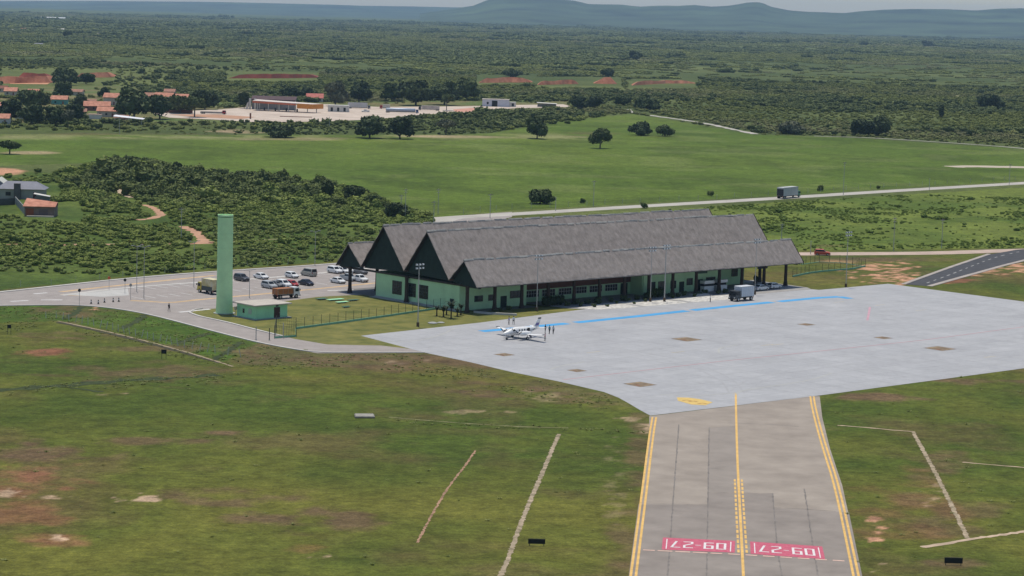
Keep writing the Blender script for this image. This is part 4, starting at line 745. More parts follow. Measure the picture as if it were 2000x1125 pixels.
# ------------------------------------------------------------------ people
SKIN=mat('skin',(.28,.16,.11),.6,.08,4); HAIR=mat('black_hair',(.015,.012,.010),.7,.2,9); SHOE=mat('black_shoe',(.02,.018,.016),.5,.1,4)
def person(label,x,y,rz,h,shirt,trous,step=.12,arm=.1,skirt=False):
    t=thing('person',label,'person',G(x,y,.032),rz); k=h/1.72
    P={'pel':(0,0,.93,.135),'ab':(0,0,1.10,.125),'ch':(.0,0,1.30,.145),'nk':(0,0,1.46,.06),'hd':(.01,0,1.52,.06)}
    E=[('pel','ab'),('ab','ch'),('ch','nk'),('nk','hd')]
    for s,n in((-1,'r'),(1,'l')):
        st=s*step
        P.update({'hip'+n:(0,s*.10,.88,.095),'kn'+n:(st*.6+.03,s*.11,.48,.062),'an'+n:(st,s*.11,.09,.042),'to'+n:(st+.16,s*.13,.04,.036),
                  'sh'+n:(0,s*.20,1.38,.062),'el'+n:(-st*.5-.02,s*(.25+arm*.3),1.10,.045),'wr'+n:(-st*.8+.08,s*(.26+arm*.2),.87,.030),'ha'+n:(-st*.8+.10,s*(.26+arm*.2),.80,.034)})
        E+= [('pel','hip'+n),('hip'+n,'kn'+n),('kn'+n,'an'+n),('an'+n,'to'+n),('ch','sh'+n),('sh'+n,'el'+n),('el'+n,'wr'+n),('wr'+n,'ha'+n)]
    ks=list(P); me=bpy.data.meshes.new('person_body'); me.from_pydata([tuple(c*k for c in P[q][:3]) for q in ks],[(ks.index(a),ks.index(b)) for a,b in E],[])
    o=bpy.data.objects.new('person_body',me); COL.objects.link(o); md=o.modifiers.new('skin','SKIN'); md.use_smooth_shade=True
    for i,q in enumerate(ks): v=me.skin_vertices[0].data[i]; v.radius=(P[q][3]*k,)*2; v.use_root=(q=='pel')
    o.modifiers.new('sub','SUBSURF').levels=1; o.modifiers['sub'].render_levels=1
    dg=bpy.context.evaluated_depsgraph_get(); nm=bpy.data.meshes.new_from_object(o.evaluated_get(dg)); bpy.data.objects.remove(o)
    b=MB(); b.v=[tuple(v.co) for v in nm.vertices]; b.f=[tuple(p.vertices) for p in nm.polygons]
    for f in b.f:
        z=sum(b.v[i][2] for i in f)/len(f)/k; yy=abs(sum(b.v[i][1] for i in f)/len(f))/k
        b.m.append(3 if z<.10 else (2 if z<.94 and yy<.225 else (0 if z>1.455 or z<1.02 and yy>=.225 else 1)))
    hp=[(0.035,-.118),(.075,-.10),(.098,-.05),(.104,.0),(.10,.05),(.078,.09),(.04,.112)]
    b.lathe([(r*k*.82,(1.60+zz)*k) for r,zz in hp],(.01*k,0,0),12,0); b.cyl((.085*k,0,1.585*k),(.115*k,0,1.575*k),.018*k,.012*k,6,0)
    for s in(-1,1):
        b.box((.082*k,s*.03*k,1.615*k),(.012*k,.022*k,.012*k),0,3); b.box((0,s*.086*k,1.59*k),(.035*k,.02*k,.06*k),0,0)
        hx,hy,hz=P['ha'+('l' if s>0 else 'r')][:3]
        for q in range(4): b.cyl(((hx+(q-1.5)*.018)*k,hy*k,(hz-.02)*k),((hx+(q-1.5)*.022+.01)*k,(hy-s*.012)*k,(hz-.105+abs(q-1.4)*.012)*k),.009*k,.006*k,5,0)
        b.cyl(((hx+.03)*k,hy*k,(hz+.01)*k),((hx+.06)*k,(hy-s*.01)*k,(hz-.05)*k),.010*k,.007*k,5,0)
    b.box((.078*k,0,1.545*k),(.012*k,.045*k,.01*k),0,3)
    bd=b.build('body',[SKIN,shirt,trous,SHOE],t); bd.data.polygons.foreach_set('use_smooth',[True]*len(bd.data.polygons))
    m=MB(); m.lathe([(.098*k,1.60*k),(.104*k,1.65*k),(.09*k,1.71*k),(.045*k,1.735*k)],(-.008*k,0,0),12); m.build('hair',HAIR,t)
    return t
cl=lambda n,c: mat('cloth_'+n,c,.85,.15,6)
BLK=cl('black',(.015,.015,.018)); DKT=cl('dark_trousers',(.02,.02,.028)); 
person('person in purple shirt and dark trousers walking left behind the aeroplane',994,633.8,RA+2.6,1.72,cl('purple',(.33,.28,.50)),DKT,.12)
person('person in white shirt and dark trousers behind the aeroplane wing',1003,633.4,RA+1.2,1.74,cl('white',(.62,.62,.60)),DKT,.16)
person('person all in black standing by the aeroplane tail',1065,650,RA+2.9,1.72,BLK,BLK,.06)
person('person in teal shirt and black trousers by the aeroplane tail',1073,652,RA+3.1,1.75,cl('teal',(.05,.20,.26)),BLK,.06)
person('person in pale grey shirt and dark trousers rightmost at the tail',1080.5,652.5,RA+3.4,1.75,cl('pale_grey',(.42,.43,.45)),DKT,.08)
person('person in pink shirt and black trousers nearest the camera at the tail',1064.5,665.5,RA+2.4,1.62,cl('pink',(.55,.16,.24)),BLK,.10)
person('person in dark clothes walking on the access road left of the tower',330,608,RB,1.75,cl('dark_grey',(.06,.06,.06)),DKT,.2)
person('person in white shirt standing in front of the white kiosks',1387,590,RB+.6,1.72,cl('white',(.62,.62,.60)),DKT,.06)
# ------------------------------------------------------------------ houses, filling station and sheds
TILE=mat('terracotta_tiles',(.42,.165,.105),.85,.25,.5,0,(.50,.24,.165)); TILE2=mat('weathered_tiles',(.33,.17,.12),.85,.3,.5); CREAM=mat('cream_wall',(.48,.43,.36),.85,.15,.5); WALLW=mat('whitewashed_wall',(.60,.58,.54),.85,.12,.4); TURQ=mat('turquoise_wall',(.12,.33,.30),.85,.15,.5); GREYR=mat('blue_grey_roof',(.20,.205,.245),.7,.15,.4); GREYW=mat('grey_block_wall',(.20,.20,.185),.9,.25,.5); BRICKW=mat('red_brick_wall',(.22,.095,.065),.9,.2,.6)
def house(label,x,y,w,d,h,rh,rz,rM,wM,name='house',cat='house',doors=1,base=None):
    t=thing(name,label,cat,base or G(x,y),rz); m=MB(); m.prism([(-d/2,0),(d/2,0),(d/2,h),(0,h+rh*.94),(-d/2,h)],'x',-w/2,w/2); m.build('wall',wM,t)
    o=.55; m=MB(); sl_=rh/(d/2)
    for s in(-1,1):
        P=[(-w/2-o,s*(d/2+o),h-sl_*o),(w/2+o,s*(d/2+o),h-sl_*o),(w/2+o,0,h+rh),(-w/2-o,0,h+rh)]; m.hexa([(a,b,c+.02) for a,b,c in P]+[(a,b,c+.2) for a,b,c in P])
    m.build('roof',rM,t)
    n=max(2,int(w/3.2))
    for i in range(n):
        u=-w/2+w*(i+.5)/n
        if i==n//2 and doors: m=MB(); m.box((u,-d/2-.02,1.05),(1,.1,2.1)); m.build('door',BRICKW,t)
        else: m=MB(); m.box((u,-d/2-.02,1.6),(1.1,.1,1.0)); m.build('window',GLASS,t)
    return t
for l,x,y,w,d,h,rh,rz,rM,wM in(('terracotta roofed house at the left photo edge below the red quarry',22,186,8,8,3,2.2,.05,TILE,CREAM),('turquoise walled house with terracotta roof among dark trees',117,204,9.5,7,3.4,2,.05,TILE,TURQ),('small faded pink roofed house left of the turquoise house',90,202,6,6,2.6,1.6,.1,TILE2,CREAM),('tall terracotta roofed house before the big dark tree',219,205,9,8,5,2.4,-.1,TILE,CREAM),
 ('long red roofed house in front of the tall terracotta house',190,216,15,8,3,2.4,.12,TILE,BRICKW),('low wide terracotta roofed house above the white shelter',216,228,14,8,3.4,2.0,0,TILE,CREAM),('terracotta roofed house cut by the left photo edge',4,242,8,7,3.2,2,.05,TILE,WALLW),('small terracotta house at the left photo edge above the dark trees',0,216,6,6,3,1.8,0,TILE,CREAM),('pink roofed house behind the big dark village tree',296,196,8,7,3,2,.1,TILE2,CREAM),('terracotta house with long roof behind the village trees',322,197,12,7,3.2,2.2,-.2,TILE,WALLW),('small orange roofed house right of the long roofed village house',356,198,8,7,3,1.8,0,TILE,CREAM),('little house with a dark red roof at the top left of the village',6,180,6,6,2.8,1.6,0,BRICKW,CREAM),('tiny faded roof house between trees below the turquoise house',158,226,6,5,2.6,1.4,.1,TILE2,CREAM),('little pink walled house under the biggest village tree',238,238,7,5,2.4,1.2,0,TILE2,mat('pink_wall',(.5,.33,.27),.85,.12,.5)),('small faded house left of the tall terracotta house',176,208,7,6,2.8,1.6,.1,TILE2,WALLW),('narrow faded roofed house behind the long roofed village house',332,188,7,6,3.4,1.6,0,TILE2,CREAM),('small white walled house between dark front trees at left',42,233,6,5,2.6,1.4,.1,TILE2,WALLW),('small tiled house right of the left quarry below its floor',66,187,7,6,2.8,1.6,0,TILE,CREAM),('faded long house at the foot of the quarry bank',150,186,9,6,2.6,1.5,-.1,TILE2,CREAM),('small faded house left of the leaning village tree',368,203,6,5,2.8,1.4,.1,TILE2,WALLW),('pink red roofed house behind the filling station canopy',615,199,11,8,3,2.6,.05,mat('pink_tiles',(.46,.15,.12),.85,.2,.5),WALLW)):
    house(l,x,y,w,d,h,rh,rz,rM,wM)
t=thing('boundary_wall','low dark red boundary wall left of the filling station yard','wall',G(345,221)); m=MB(); m.box((0,0,1.1),(19,.3,2.2)); m.build('panel',BRICKW,t); m=MB(); m.box((0,0,2.25),(19.2,.4,.12)); m.build('coping',CREAM,t)
t=thing('shelter','white sloping sheet roof shelter on posts below the village','shelter',G(252,243)); m=MB(); m.hexa([(-8,-3.5,4.2),(8,-3.5,2.9),(8,3.5,3.2),(-8,3.5,4.7),(-8,-3.5,4.35),(8,-3.5,3.05),(8,3.5,3.35),(-8,3.5,4.85)]); m.build('roof',mat('white_sheet_roof',(.72,.72,.76),.6,.06,.5),t)
for u,v in((-7,-3),(7,-3),(7,3),(-7,3)): m=MB(); m.cyl((u,v,0),(u,v,3.0 if u>0 else 4.2),.14,n=6); m.build('post',CONC,t)
t=thing('village_house','low white walled yard building below the red roofed houses','building',G(186,232)); m=MB(); m.box((0,0,1.2),(7,4,2.4)); m.build('wall',WALLW,t); m=MB(); m.box((0,0,2.5),(7.4,4.4,.2)); m.build('roof',mat('pink_slab',(.5,.36,.31),.9,.1,.5),t)
# filling station
sheet('yard',WP([(300,222),(330,219),(430,214),(490,209),(620,203),(740,209),(900,208),(1000,205.5),(1100,204),(1120,209),(1000,212),(940,217),(905,222),(870,222),(800,226),(740,233),(660,236.5),(600,238),(500,239),(420,234),(330,230)]),.12,mat('pale_yard_dirt',(.47,.38,.31),.95,.18,.06,0,(.52,.44,.37)))
sheet('yard_stain',WP([(330,224),(420,224),(500,229),(470,233),(380,229)]),.18,REDSAND); sheet('yard_stain',WP([(885,214),(925,211),(945,213),(915,219),(890,220)]),.18,mat('pink_earth',(.50,.26,.19),.95,.2,.2))
fs=thing('filling_station','white filling station with brown roof and long pale forecourt canopy','filling station',G(533,215)); 
m=MB(); m.box((0,6,3),(27,9,6)); m.build('wall',mat('station_grey_wall',(.22,.22,.22),.85,.2,.3),fs)
m=MB(); m.hexa([(-14,1,6),(14,1,6),(14,11,7.6),(-14,11,7.6),(-14,1,6.5),(14,1,6.5),(14,11,8.4),(-14,11,8.4)]); m.build('roof',mat('maroon_roof',(.085,.05,.052),.8,.2,.4),fs)
for u in(-14.4,-11.2): m=MB(); m.box((u,.2,3.5),(1.2,1.0,7)); m.build('pillar',WALLW,fs)
m=MB(); m.hexa([(-17.5,-1,0),(-15.4,-1,0),(-15.4,0,0),(-17.5,0,0),(-16.2,-1,3.8),(-15.2,-1,5),(-15.2,0,5),(-16.2,0,3.8)]); m.build('buttress',WALLW,fs)
m=MB(); m.hexa([(-11,-16,6.0),(27,-30,5.2),(33,-20,5.2),(-10,-1,6.2),(-11,-16,6.35),(27,-30,5.55),(33,-20,5.55),(-10,-1,6.55)]); cn=m.build('canopy',mat('canopy_cream',(.62,.55,.50),.7,.08,.2),fs)
m=MB(); m.hexa([(-11.1,-16.2,4.9),(17,-26.5,4.4),(17,-26.3,4.4),(-11,-16,4.9),(-11.1,-16.2,6.1),(17,-26.5,5.4),(17,-26.3,5.4),(-11,-16,6.1)]); m.build('fascia',mat('orange_fascia',(.55,.16,.08),.6,.2,.3),cn)
m=MB(); m.hexa([(17.5,-26.9,2.6),(27.4,-30.6,2.6),(33.3,-20.4,2.6),(32.9,-20.2,2.6),(17.5,-26.9,5.5),(27.4,-30.6,5.5),(33.3,-20.4,5.5),(32.9,-20.2,5.5)]); m.build('sign_panel',mat('orange_sign',(.60,.24,.045),.6,.15,.4),cn)
for u,v in((-8,-15),(-1,-17.5),(6,-20),(12,-22.5),(24,-26.5),(-8,-4),(4,-8),(15,-13),(29,-20)): m=MB(); m.cyl((u,v,0),(u,v,5.7),.28,n=8); m.build('column',WALLW,fs)
for u,v in((-4,-12),(3,-14),(10,-16),(17,-19)): m=MB(); m.box((u,v,1),(.9,.7,2)); m.build('fuel_pump',mat('pump_dark',(.06,.06,.065),.6,.2,1),fs)
m=MB(); m.box((41,2,2.1),(13,7,4.2)); m.build('annex',WALLW,fs); 
for u in(37,41,45): m=MB(); m.box((u,-1.52,1.6),(1.4,.1,2.4)); m.build('window',GLASS,fs)
t=thing('planter_edge','long low brown kerb planter in front of the filling station','planter',G(578,229)); m=MB(); m.box((0,0,.25),(19,.8,.5)); m.build('body',BRICKW,t)
t=thing('gate_column','short brown brick column in the pale yard left of the station','column',G(489,232.5)); m=MB(); m.box((0,0,1.7),(.9,.9,3.4)); m.build('shaft',BRICKW,t); m=MB(); m.box((0,0,3.45),(1.1,1.1,.15)); m.build('coping',CREAM,t)
truck('red cabbed flatbed lorry in the yard left of the filling station',15.5,paint('lorry_red',(.40,.03,.035)),mat('bed_grey',(.35,.34,.33),.8,.2,.5),G(416,223),R(-6),2.4,flat=True,wd=2.6,w6=True,name='lorry',cat='lorry')
truck('white box truck parked right of the filling station',7.5,VW,mat('box_white',(.66,.66,.66),.6,.06,.5),G(656,217.5),math.pi,2.6,wd=2.5)
truck('long pale semi trailer truck parked under the dark tree',15,VM,mat('trailer_grey_white',(.50,.50,.50),.6,.12,.3),G(701,212.5),math.pi*0+.03,2.9,wd=2.6,w6=True,name='semi_truck',cat='lorry')
car('white pickup in front of the semi trailer truck','pickup',VW,G(714,219),math.pi)
truck('silver and blue tanker lorry in the yard',21,paint('lorry_blue',(.045,.10,.25)),mat('tank_silver_blue',(.45,.47,.50),.4,.2,.08,.2,(.12,.22,.40)),G(785,221),R(2),2.4,wd=2.6,tank=True,w6=True,name='tanker_lorry',cat='lorry')
truck('lorry with a pale load parked behind the tanker',14,paint('lorry_dark_blue',(.04,.05,.10)),mat('pale_load',(.50,.44,.40),.8,.25,.4),G(838,216),math.pi+.03,2.2,wd=2.6,w6=True,name='lorry',cat='lorry')
truck('small red cabbed truck half hidden behind the tanker',7,paint('truck_red',(.45,.03,.04)),mat('box_cream',(.55,.53,.48),.7,.15,.5),G(752,213),math.pi,2.0,wd=2.4)
t=thing('white_building','white flat roofed building with a dark doorway right of the yard','building',G(968,208),.03); m=MB(); m.box((0,0,2.5),(18.5,9,5)); m.build('wall',mat('bluish_white_wall',(.56,.57,.64),.8,.08,.3),t); m=MB(); m.box((0,0,5.08),(19,9.5,.18)); m.build('roof',CREAM,t)
m=MB(); m.box((-.8,-4.53,2.1),(3.8,.12,4.2)); m.build('doorway',BLACK,t); m=MB(); m.box((-5.6,-4.53,2.4),(1.3,.12,1.6)); m.build('window',GLASS,t); m=MB(); m.box((11.5,1,1.7),(5,6,3.4)); m.build('annex',WALLW,t); m=MB(); m.box((11.8,-2.03,1.5),(1.6,.1,2)); m.build('window',GLASS,t)
t=thing('long_shed','long low white roofed shed right of the white building','shed',G(1068,209),.02); m=MB(); m.hexa([(-7,-3,2.8),(7,-3,2.2),(7,3,2.4),(-7,3,3.0),(-7,-3,3.0),(7,-3,2.4),(7,3,2.6),(-7,3,3.2)]); m.build('roof',WALLW,t); m=MB(); m.box((0,1,1.1),(13,3.6,2.2)); m.build('wall',GREYW,t)
# houses at the left edge of the thicket
t=thing('grey_house','house with blue grey hip roof at the left edge of the thicket','house',G(40,389),.05); m=MB(); m.box((0,4,1.7),(14.5,8,3.4)); m.build('wall',mat('beige_grey_wall',(.33,.325,.285),.9,.15,.5),t)
m=MB(); m.add([(-8,-.6,3.3),(8,-.6,3.3),(8,8.6,3.3),(-8,8.6,3.3),(-5,4,5.6),(4.6,4,5.6)],[(0,1,5,4),(1,2,5),(2,3,4,5),(3,0,4),(3,2,1,0)]); m.build('roof',GREYR,t); m=MB(); m.box((-.9,-.9,2.6),(2.0,1.4,5.2)); m.build('water_tank_tower',mat('dark_brown_block',(.11,.10,.095),.9,.3,.6),t); m=MB(); m.box((-4,-.05,1.7),(1.6,.1,1.2)); m.build('window',GLASS,t); m=MB(); m.box((4.6,-.06,1.2),(1,.1,2.2)); m.build('door',REDDOOR,t)
t=thing('gabled_house','pale grey gabled house cut off by the left photo edge','house',G(-3,386),.05); m=MB(); m.prism([(-4,0),(3.2,0),(3.2,3.6),(-.4,6.2),(-4,3.6)],'y',0,8); m.build('wall',mat('bluish_grey_wall',(.27,.28,.32),.85,.12,.5),t); m=MB()
for s,(x0,x1) in((1,(-.4,3.7)),(-1,(-.4,-4.5))): m.hexa([(x0,-.5,6.1),(x1,-.5,3.2),(x1,8.5,3.2),(x0,8.5,6.1),(x0,-.5,6.35),(x1,-.5,3.45),(x1,8.5,3.45),(x0,8.5,6.35)])
m.build('roof',mat('pale_roof_edge',(.50,.50,.46),.8,.15,.5),t)
t=thing('red_roofed_house','brick house with a single pitch terracotta roof at the thicket edge','house',G(77,423),.03); m=MB(); m.box((0,3,1.5),(9,6,3)); m.build('wall',mat('brown_plaster',(.20,.15,.125),.9,.2,.5),t); m=MB(); m.hexa([(-4.9,-.7,2.9),(4.9,-.7,2.9),(4.9,3.3,4.0),(-4.9,6.3,4.8),(-4.9,-.7,3.1),(4.9,-.7,3.1),(4.9,3.3,4.2),(-4.9,6.3,5.0)]); m.build('roof',TILE,t)
m=MB(); m.box((2.4,4.8,3.4),(4.4,2.8,.9)); m.build('parapet',BRICKW,t)
m=MB(); m.box((-2.9,-.04,1.25),(2.4,.1,2.3)); m.build('door',mat('orange_brown_door',(.24,.075,.035),.8,.2,.8),t); m=MB(); m.box((1.2,-.04,1.3),(2.6,.1,1.8)); m.build('window',mat('brown_shutter',(.13,.10,.10),.7,.15,1),t)
m=MB(); m.box((.5,-1.4,.2),(8,1.4,.4)); m.build('plinth',CREAM,t)
t=thing('block_wall','grey concrete block garden wall left of the red roofed house','wall',G(50,421)); a=G(30,398)-G(50,421); m=MB(); strip(m,[Vector((0,0,0)),a],.25,0,h=2.3,step=3); m.build('panel',mat('grey_blocks',(.24,.24,.225),.9,.2,.5),t)
t=thing('block_wall','dark grey block wall along the left photo edge below the gabled house','wall',G(-4,403)); m=MB(); strip(m,[Vector((-3,0,0)),G(29,400)-G(-4,403)],.25,0,h=2.2,step=3); m.build('panel',mat('dark_grey_blocks',(.085,.09,.08),.9,.25,.5),t)
t=thing('white_lean_to','small white lean-to roof behind the red roofed house','lean-to',G(82,393),.05); m=MB(); m.hexa([(-2.6,-.9,2.3),(2.6,-.9,1.5),(2.6,1.5,1.6),(-2.6,1.5,2.5),(-2.6,-.9,2.42),(2.6,-.9,1.62),(2.6,1.5,1.72),(-2.6,1.5,2.62)]); m.build('roof',WALLW,t); m=MB(); m.box((0,.6,.75),(4.8,1.2,1.5)); m.build('wall',GREYW,t)
# far white sheds on the plain
for l,x,y,wp,h,M in(('long bright white warehouse far out on the hazy plain',94,37.5,30,7,WHITE),('shorter white warehouse right of the long bright warehouse',121,38.5,13,7,WHITE),('tiny white house at the far left of the plain',26,62,14,4,WALLW),('tiny pale house right of the far left white house',46,60,9,5,TILE2),('tiny white house before the round dark far tree',121,60,8,4,WALLW),('long pale low shed in the far woodland',199,68.5,19,3.5,CREAM),('tiny cream house beside a dark far tree',243,66,13,4,CREAM),('pale long roof on the far hazy plain in the left third',345,46.5,40,4,GREYR),('thin long pale roof line far out left of centre',459,48.5,54,5,GREYR),('row of pale far roofs left of the big hill',640,52.5,70,4,GREYR),('faint white shed at the far hill foot',1006,36,14,12,WALLW),('small white speck of a house under the big hill',1093,47.5,6,6,WHITE),('pale earth coloured shed on the plain right of the big hill',1385,53,60,4,CREAM),('small pale house in grey woodland at left',76,89,14,3,GREYR)):
    p=G(x,y); sc=p.y/FPX; w_=wp*sc; t=thing('far_shed',l,'shed' if 'house' not in l else 'house',p); m=MB(); m.prism([(-6,0),(6,0),(6,h*.75),(0,h),(-6,h*.75)],'x',-w_/2,w_/2); m.build('wall',M,t); m=MB(); m.hexa([(-w_/2-1,-6.6,h*.72),(w_/2+1,-6.6,h*.72),(w_/2+1,0,h+.1),(-w_/2-1,0,h+.1),(-w_/2-1,-6.6,h*.75),(w_/2+1,-6.6,h*.75),(w_/2+1,0,h+.5),(-w_/2-1,0,h+.5)]); m.build('roof',M,t)
p=G(1540,55); h=HT(p,43); t=thing('far_water_tower','white mushroom water tower far off on the plain','water tower',p); m=MB(); m.lathe([(h*.07,0),(h*.06,h*.6)],n=10); m.build('shaft',WALLW,t); m=MB(); m.lathe([(h*.07,h*.6),(h*.24,h*.8),(h*.24,h*.95),(h*.1,h)],n=14); m.build('tank',WHITE,t)
# red cut banks: sloping faces of bare earth with a flat top behind
CUT=mat('red_cut_earth',(.36,.115,.06),.95,.35,.08,0,(.46,.20,.12)); CUTD=mat('dark_red_cut_earth',(.22,.055,.035),.95,.3,.1)
def bank(pts,h,depth,M):
    P=resample([G(*p) for p in pts],6); m=MB(); n=len(P)
    V=[]
    for i,p in enumerate(P):
        e=min(1,9*i/n,9*(n-1-i)/n+.05); hh=h*.72*e*(.55+.9*fbm(np.array(p.x),np.array(p.y),25)); j=(vnoise(np.array(p.x),np.array(p.y),9)-.5)*6
        V+= [(p.x,p.y+j,-.1),(p.x,p.y+j+hh*.5,hh*.55),(p.x,p.y+j+hh*.9,hh),(p.x,p.y+depth,hh*.8),(p.x,p.y+depth+14,-.1)]
    F=[]
    for i in range(n-1):
        for k in range(4): a=i*5+k; F.append((a,a+5,a+6,a+1))
    m.add(V,F); return struct(m.build('red_earth_bank',M))
bank([(-30,163),(30,163),(100,162)],8,30,CUT); bank([(28,156),(60,157),(98,157)],9,20,CUTD); bank([(148,152),(218,151)],6,20,CUT); bank([(445,153),(530,153),(622,152)],5,25,CUTD); bank([(935,162),(990,161),(1040,161)],6,25,CUT); bank([(1050,166),(1090,165),(1130,164)],5,25,CUT); bank([(1160,163),(1180,164),(1205,164)],7,25,CUT); bank([(1235,167),(1300,163),(1360,163)],4.5,25,CUT)
sheet('quarry_floor',WP([(10,158),(30,150),(42,158),(100,161),(92,165),(20,164)]),.15,mat('quarry_orange',(.52,.27,.15),.95,.2,.05))
ribbon('pale_cut',[(1275,162),(1300,160.5),(1330,160)],14,.2,SAND,jit=.4,step=8)
# ------------------------------------------------------------------ foliage
def leafmat(name,dark,light,grey=None,big=.004,rough=.75):
    M=bpy.data.materials.new(name); M.use_nodes=True; n=M.node_tree; L=n.links.new; p=n.nodes['Principled BSDF']; p.inputs['Roughness'].default_value=rough; p.inputs['Specular IOR Level'].default_value=.15
    at=n.nodes.new('ShaderNodeAttribute'); at.attribute_name='tint'; oi=n.nodes.new('ShaderNodeObjectInfo'); ge=n.nodes.new('ShaderNodeNewGeometry')
    a=n.nodes.new('ShaderNodeMath'); a.operation='MULTIPLY_ADD'; a.inputs[1].default_value=.45; L(oi.outputs['Random'],a.inputs[0]); b=n.nodes.new('ShaderNodeMath'); b.operation='MULTIPLY'; b.inputs[1].default_value=.55; L(at.outputs['Fac'],b.inputs[0]); L(b.outputs[0],a.inputs[2])
    r=n.nodes.new('ShaderNodeValToRGB'); r.color_ramp.elements[0].color=(*dark,1); r.color_ramp.elements[1].color=(*light,1); r.color_ramp.elements[0].position=.15; r.color_ramp.elements[1].position=.85; L(a.outputs[0],r.inputs[0]); out=r.outputs[0]
    if grey:
        nz=n.nodes.new('ShaderNodeTexNoise'); nz.inputs['Scale'].default_value=big; nz.inputs['Detail'].default_value=5; L(ge.outputs['Position'],nz.inputs['Vector'])
        mr=n.nodes.new('ShaderNodeMapRange'); mr.inputs[1].default_value=.50; mr.inputs[2].default_value=.66; L(nz.outputs['Fac'],mr.inputs[0])
        mm=n.nodes.new('ShaderNodeMath'); mm.operation='MULTIPLY'; mm.inputs[1].default_value=.7; L(mr.outputs[0],mm.inputs[0])
        x=n.nodes.new('ShaderNodeMix'); x.data_type='RGBA'; L(mm.outputs[0],x.inputs[0]); L(out,x.inputs[6]); x.inputs[7].default_value=(*grey,1); out=x.outputs[2]
    L(out,p.inputs['Base Color']); return M
LF_WOOD=leafmat('woodland_leaves',(.100,.122,.030),(.220,.245,.062),(.200,.190,.100)); LF_THICK=leafmat('thicket_leaves',(.085,.125,.026),(.270,.315,.074),(.150,.180,.058),.02); LF_DARK=leafmat('mango_leaves',(.027,.045,.018),(.084,.112,.042)); LF_SCRUB=leafmat('scrub_leaves',(.070,.115,.020),(.215,.275,.052),None); LF_TALL=leafmat('tall_thicket_leaves',(.048,.074,.022),(.155,.182,.052)); LF_DWOOD=leafmat('dark_woodland_leaves',(.055,.078,.024),(.150,.178,.056)); LF_GREY=leafmat('greyish_leaves',(.070,.082,.050),(.130,.140,.085)); LF_MID=leafmat('field_tree_leaves',(.038,.060,.020),(.112,.142,.048))
_g=np.linspace(-1,1,4); _cv=[];_cf=[]
for ax in range(3):
    for sg in(-1,1):
        k=len(_cv)
        for u in _g:
            for v in _g:
                q=[0,0,0]; q[ax]=sg; q[(ax+1)%3]=u; q[(ax+2)%3]=v; q=np.array(q,float); _cv.append(q/np.linalg.norm(q))
        for i in range(3):
            for j in range(3): f=(k+i*4+j,k+i*4+j+1,k+i*4+j+5,k+i*4+j+4); _cf.append(f if sg>0 else f[::-1])
_cv=np.array(_cv); _cf=np.array(_cf)
def foliage(name,lobes,n,leaf,M,seed=0,core=.80,up=.25,tilt=.7):
    r=np.random.default_rng(seed); V=[];F=[];T=[];k=0
    lobes=np.array(lobes,float); area=(lobes[:,3]*lobes[:,4]+lobes[:,3]*lobes[:,5]); area/=area.sum(); lt=r.random(len(lobes))
    for i,l in enumerate(lobes):
        if core:
            s=1+.22*(r.random(len(_cv))-.5); V.append(l[:3]+_cv*l[3:6]*core*s[:,None]); F.append(_cf+k); T.append(np.full(len(_cf),lt[i]*.6+.1)); k+=len(_cv)
        m=max(6,int(n*area[i])); d=r.normal(size=(m,3)); d[:,2]+=up; d/=np.linalg.norm(d,axis=1)[:,None]
        P=l[:3]+d*l[3:6]*(.74+.34*r.random((m,1))**.7)
        nn=d+tilt*r.normal(size=(m,3)); nn/=np.linalg.norm(nn,axis=1)[:,None]; a=np.cross(nn,r.normal(size=(m,3))); a/=np.linalg.norm(a,axis=1)[:,None]; b=np.cross(nn,a); sz=leaf*(.55+.9*r.random((m,1)))
        q=np.stack([P-a*sz-b*sz*.6,P+a*sz-b*sz*.5,P+a*sz*.9+b*sz*.6,P-a*sz*.8+b*sz*.55],1).reshape(-1,3)
        V.append(q); F.append(np.arange(m*4).reshape(-1,4)+k); T.append(np.clip(lt[i]*.55+.45*r.random(m),0,1)); k+=m*4
    me=npmesh(name,np.concatenate(V),np.concatenate(F),None,np.concatenate(T)); me.materials.append(M); return me
def lobes_round(r,w,h,z0,n,flat=1.):
    # crown w wide and h tall whose underside is at z0: one main mass and many smaller bulges
    L=[(0,0,z0+h*.46,w*.33,w*.33,h*.42)]
    for i in range(n):
        a=r.random()*6.283; q=.18+.22*r.random(); zz=r.random(); s=.13+.11*r.random(); rr=w*q*(1.15-.5*zz)
        L.append((math.cos(a)*rr,math.sin(a)*rr,z0+h*(.22+.62*zz*flat),w*s,w*s,h*s*1.15))
    return L
def limbs(w,h,z0,r,lean=0,n=5,tr=.3):
    m=MB(); m.lathe([(tr*1.5,-.1),(tr*1.1,.4),(tr,z0*.8)],(0,0,0),8); top=Vector((lean,0,z0*1.1)); m.cyl((0,0,z0*.75),top,tr,tr*.8,8)
    for i in range(n):
        a=i*6.283/n+r.random(); e=Vector((math.cos(a)*w*.26+lean,math.sin(a)*w*.26,z0+h*(.3+.25*r.random()))); m.cyl(top*.9,e,tr*.55,tr*.2,6); m.cyl(e,e+Vector((math.cos(a+.6)*w*.12,math.sin(a+.6)*w*.12,h*.2)),tr*.22,tr*.06,5)
    return m
BARK=mat('grey_bark',(.10,.085,.07),.95,.3,1.5)
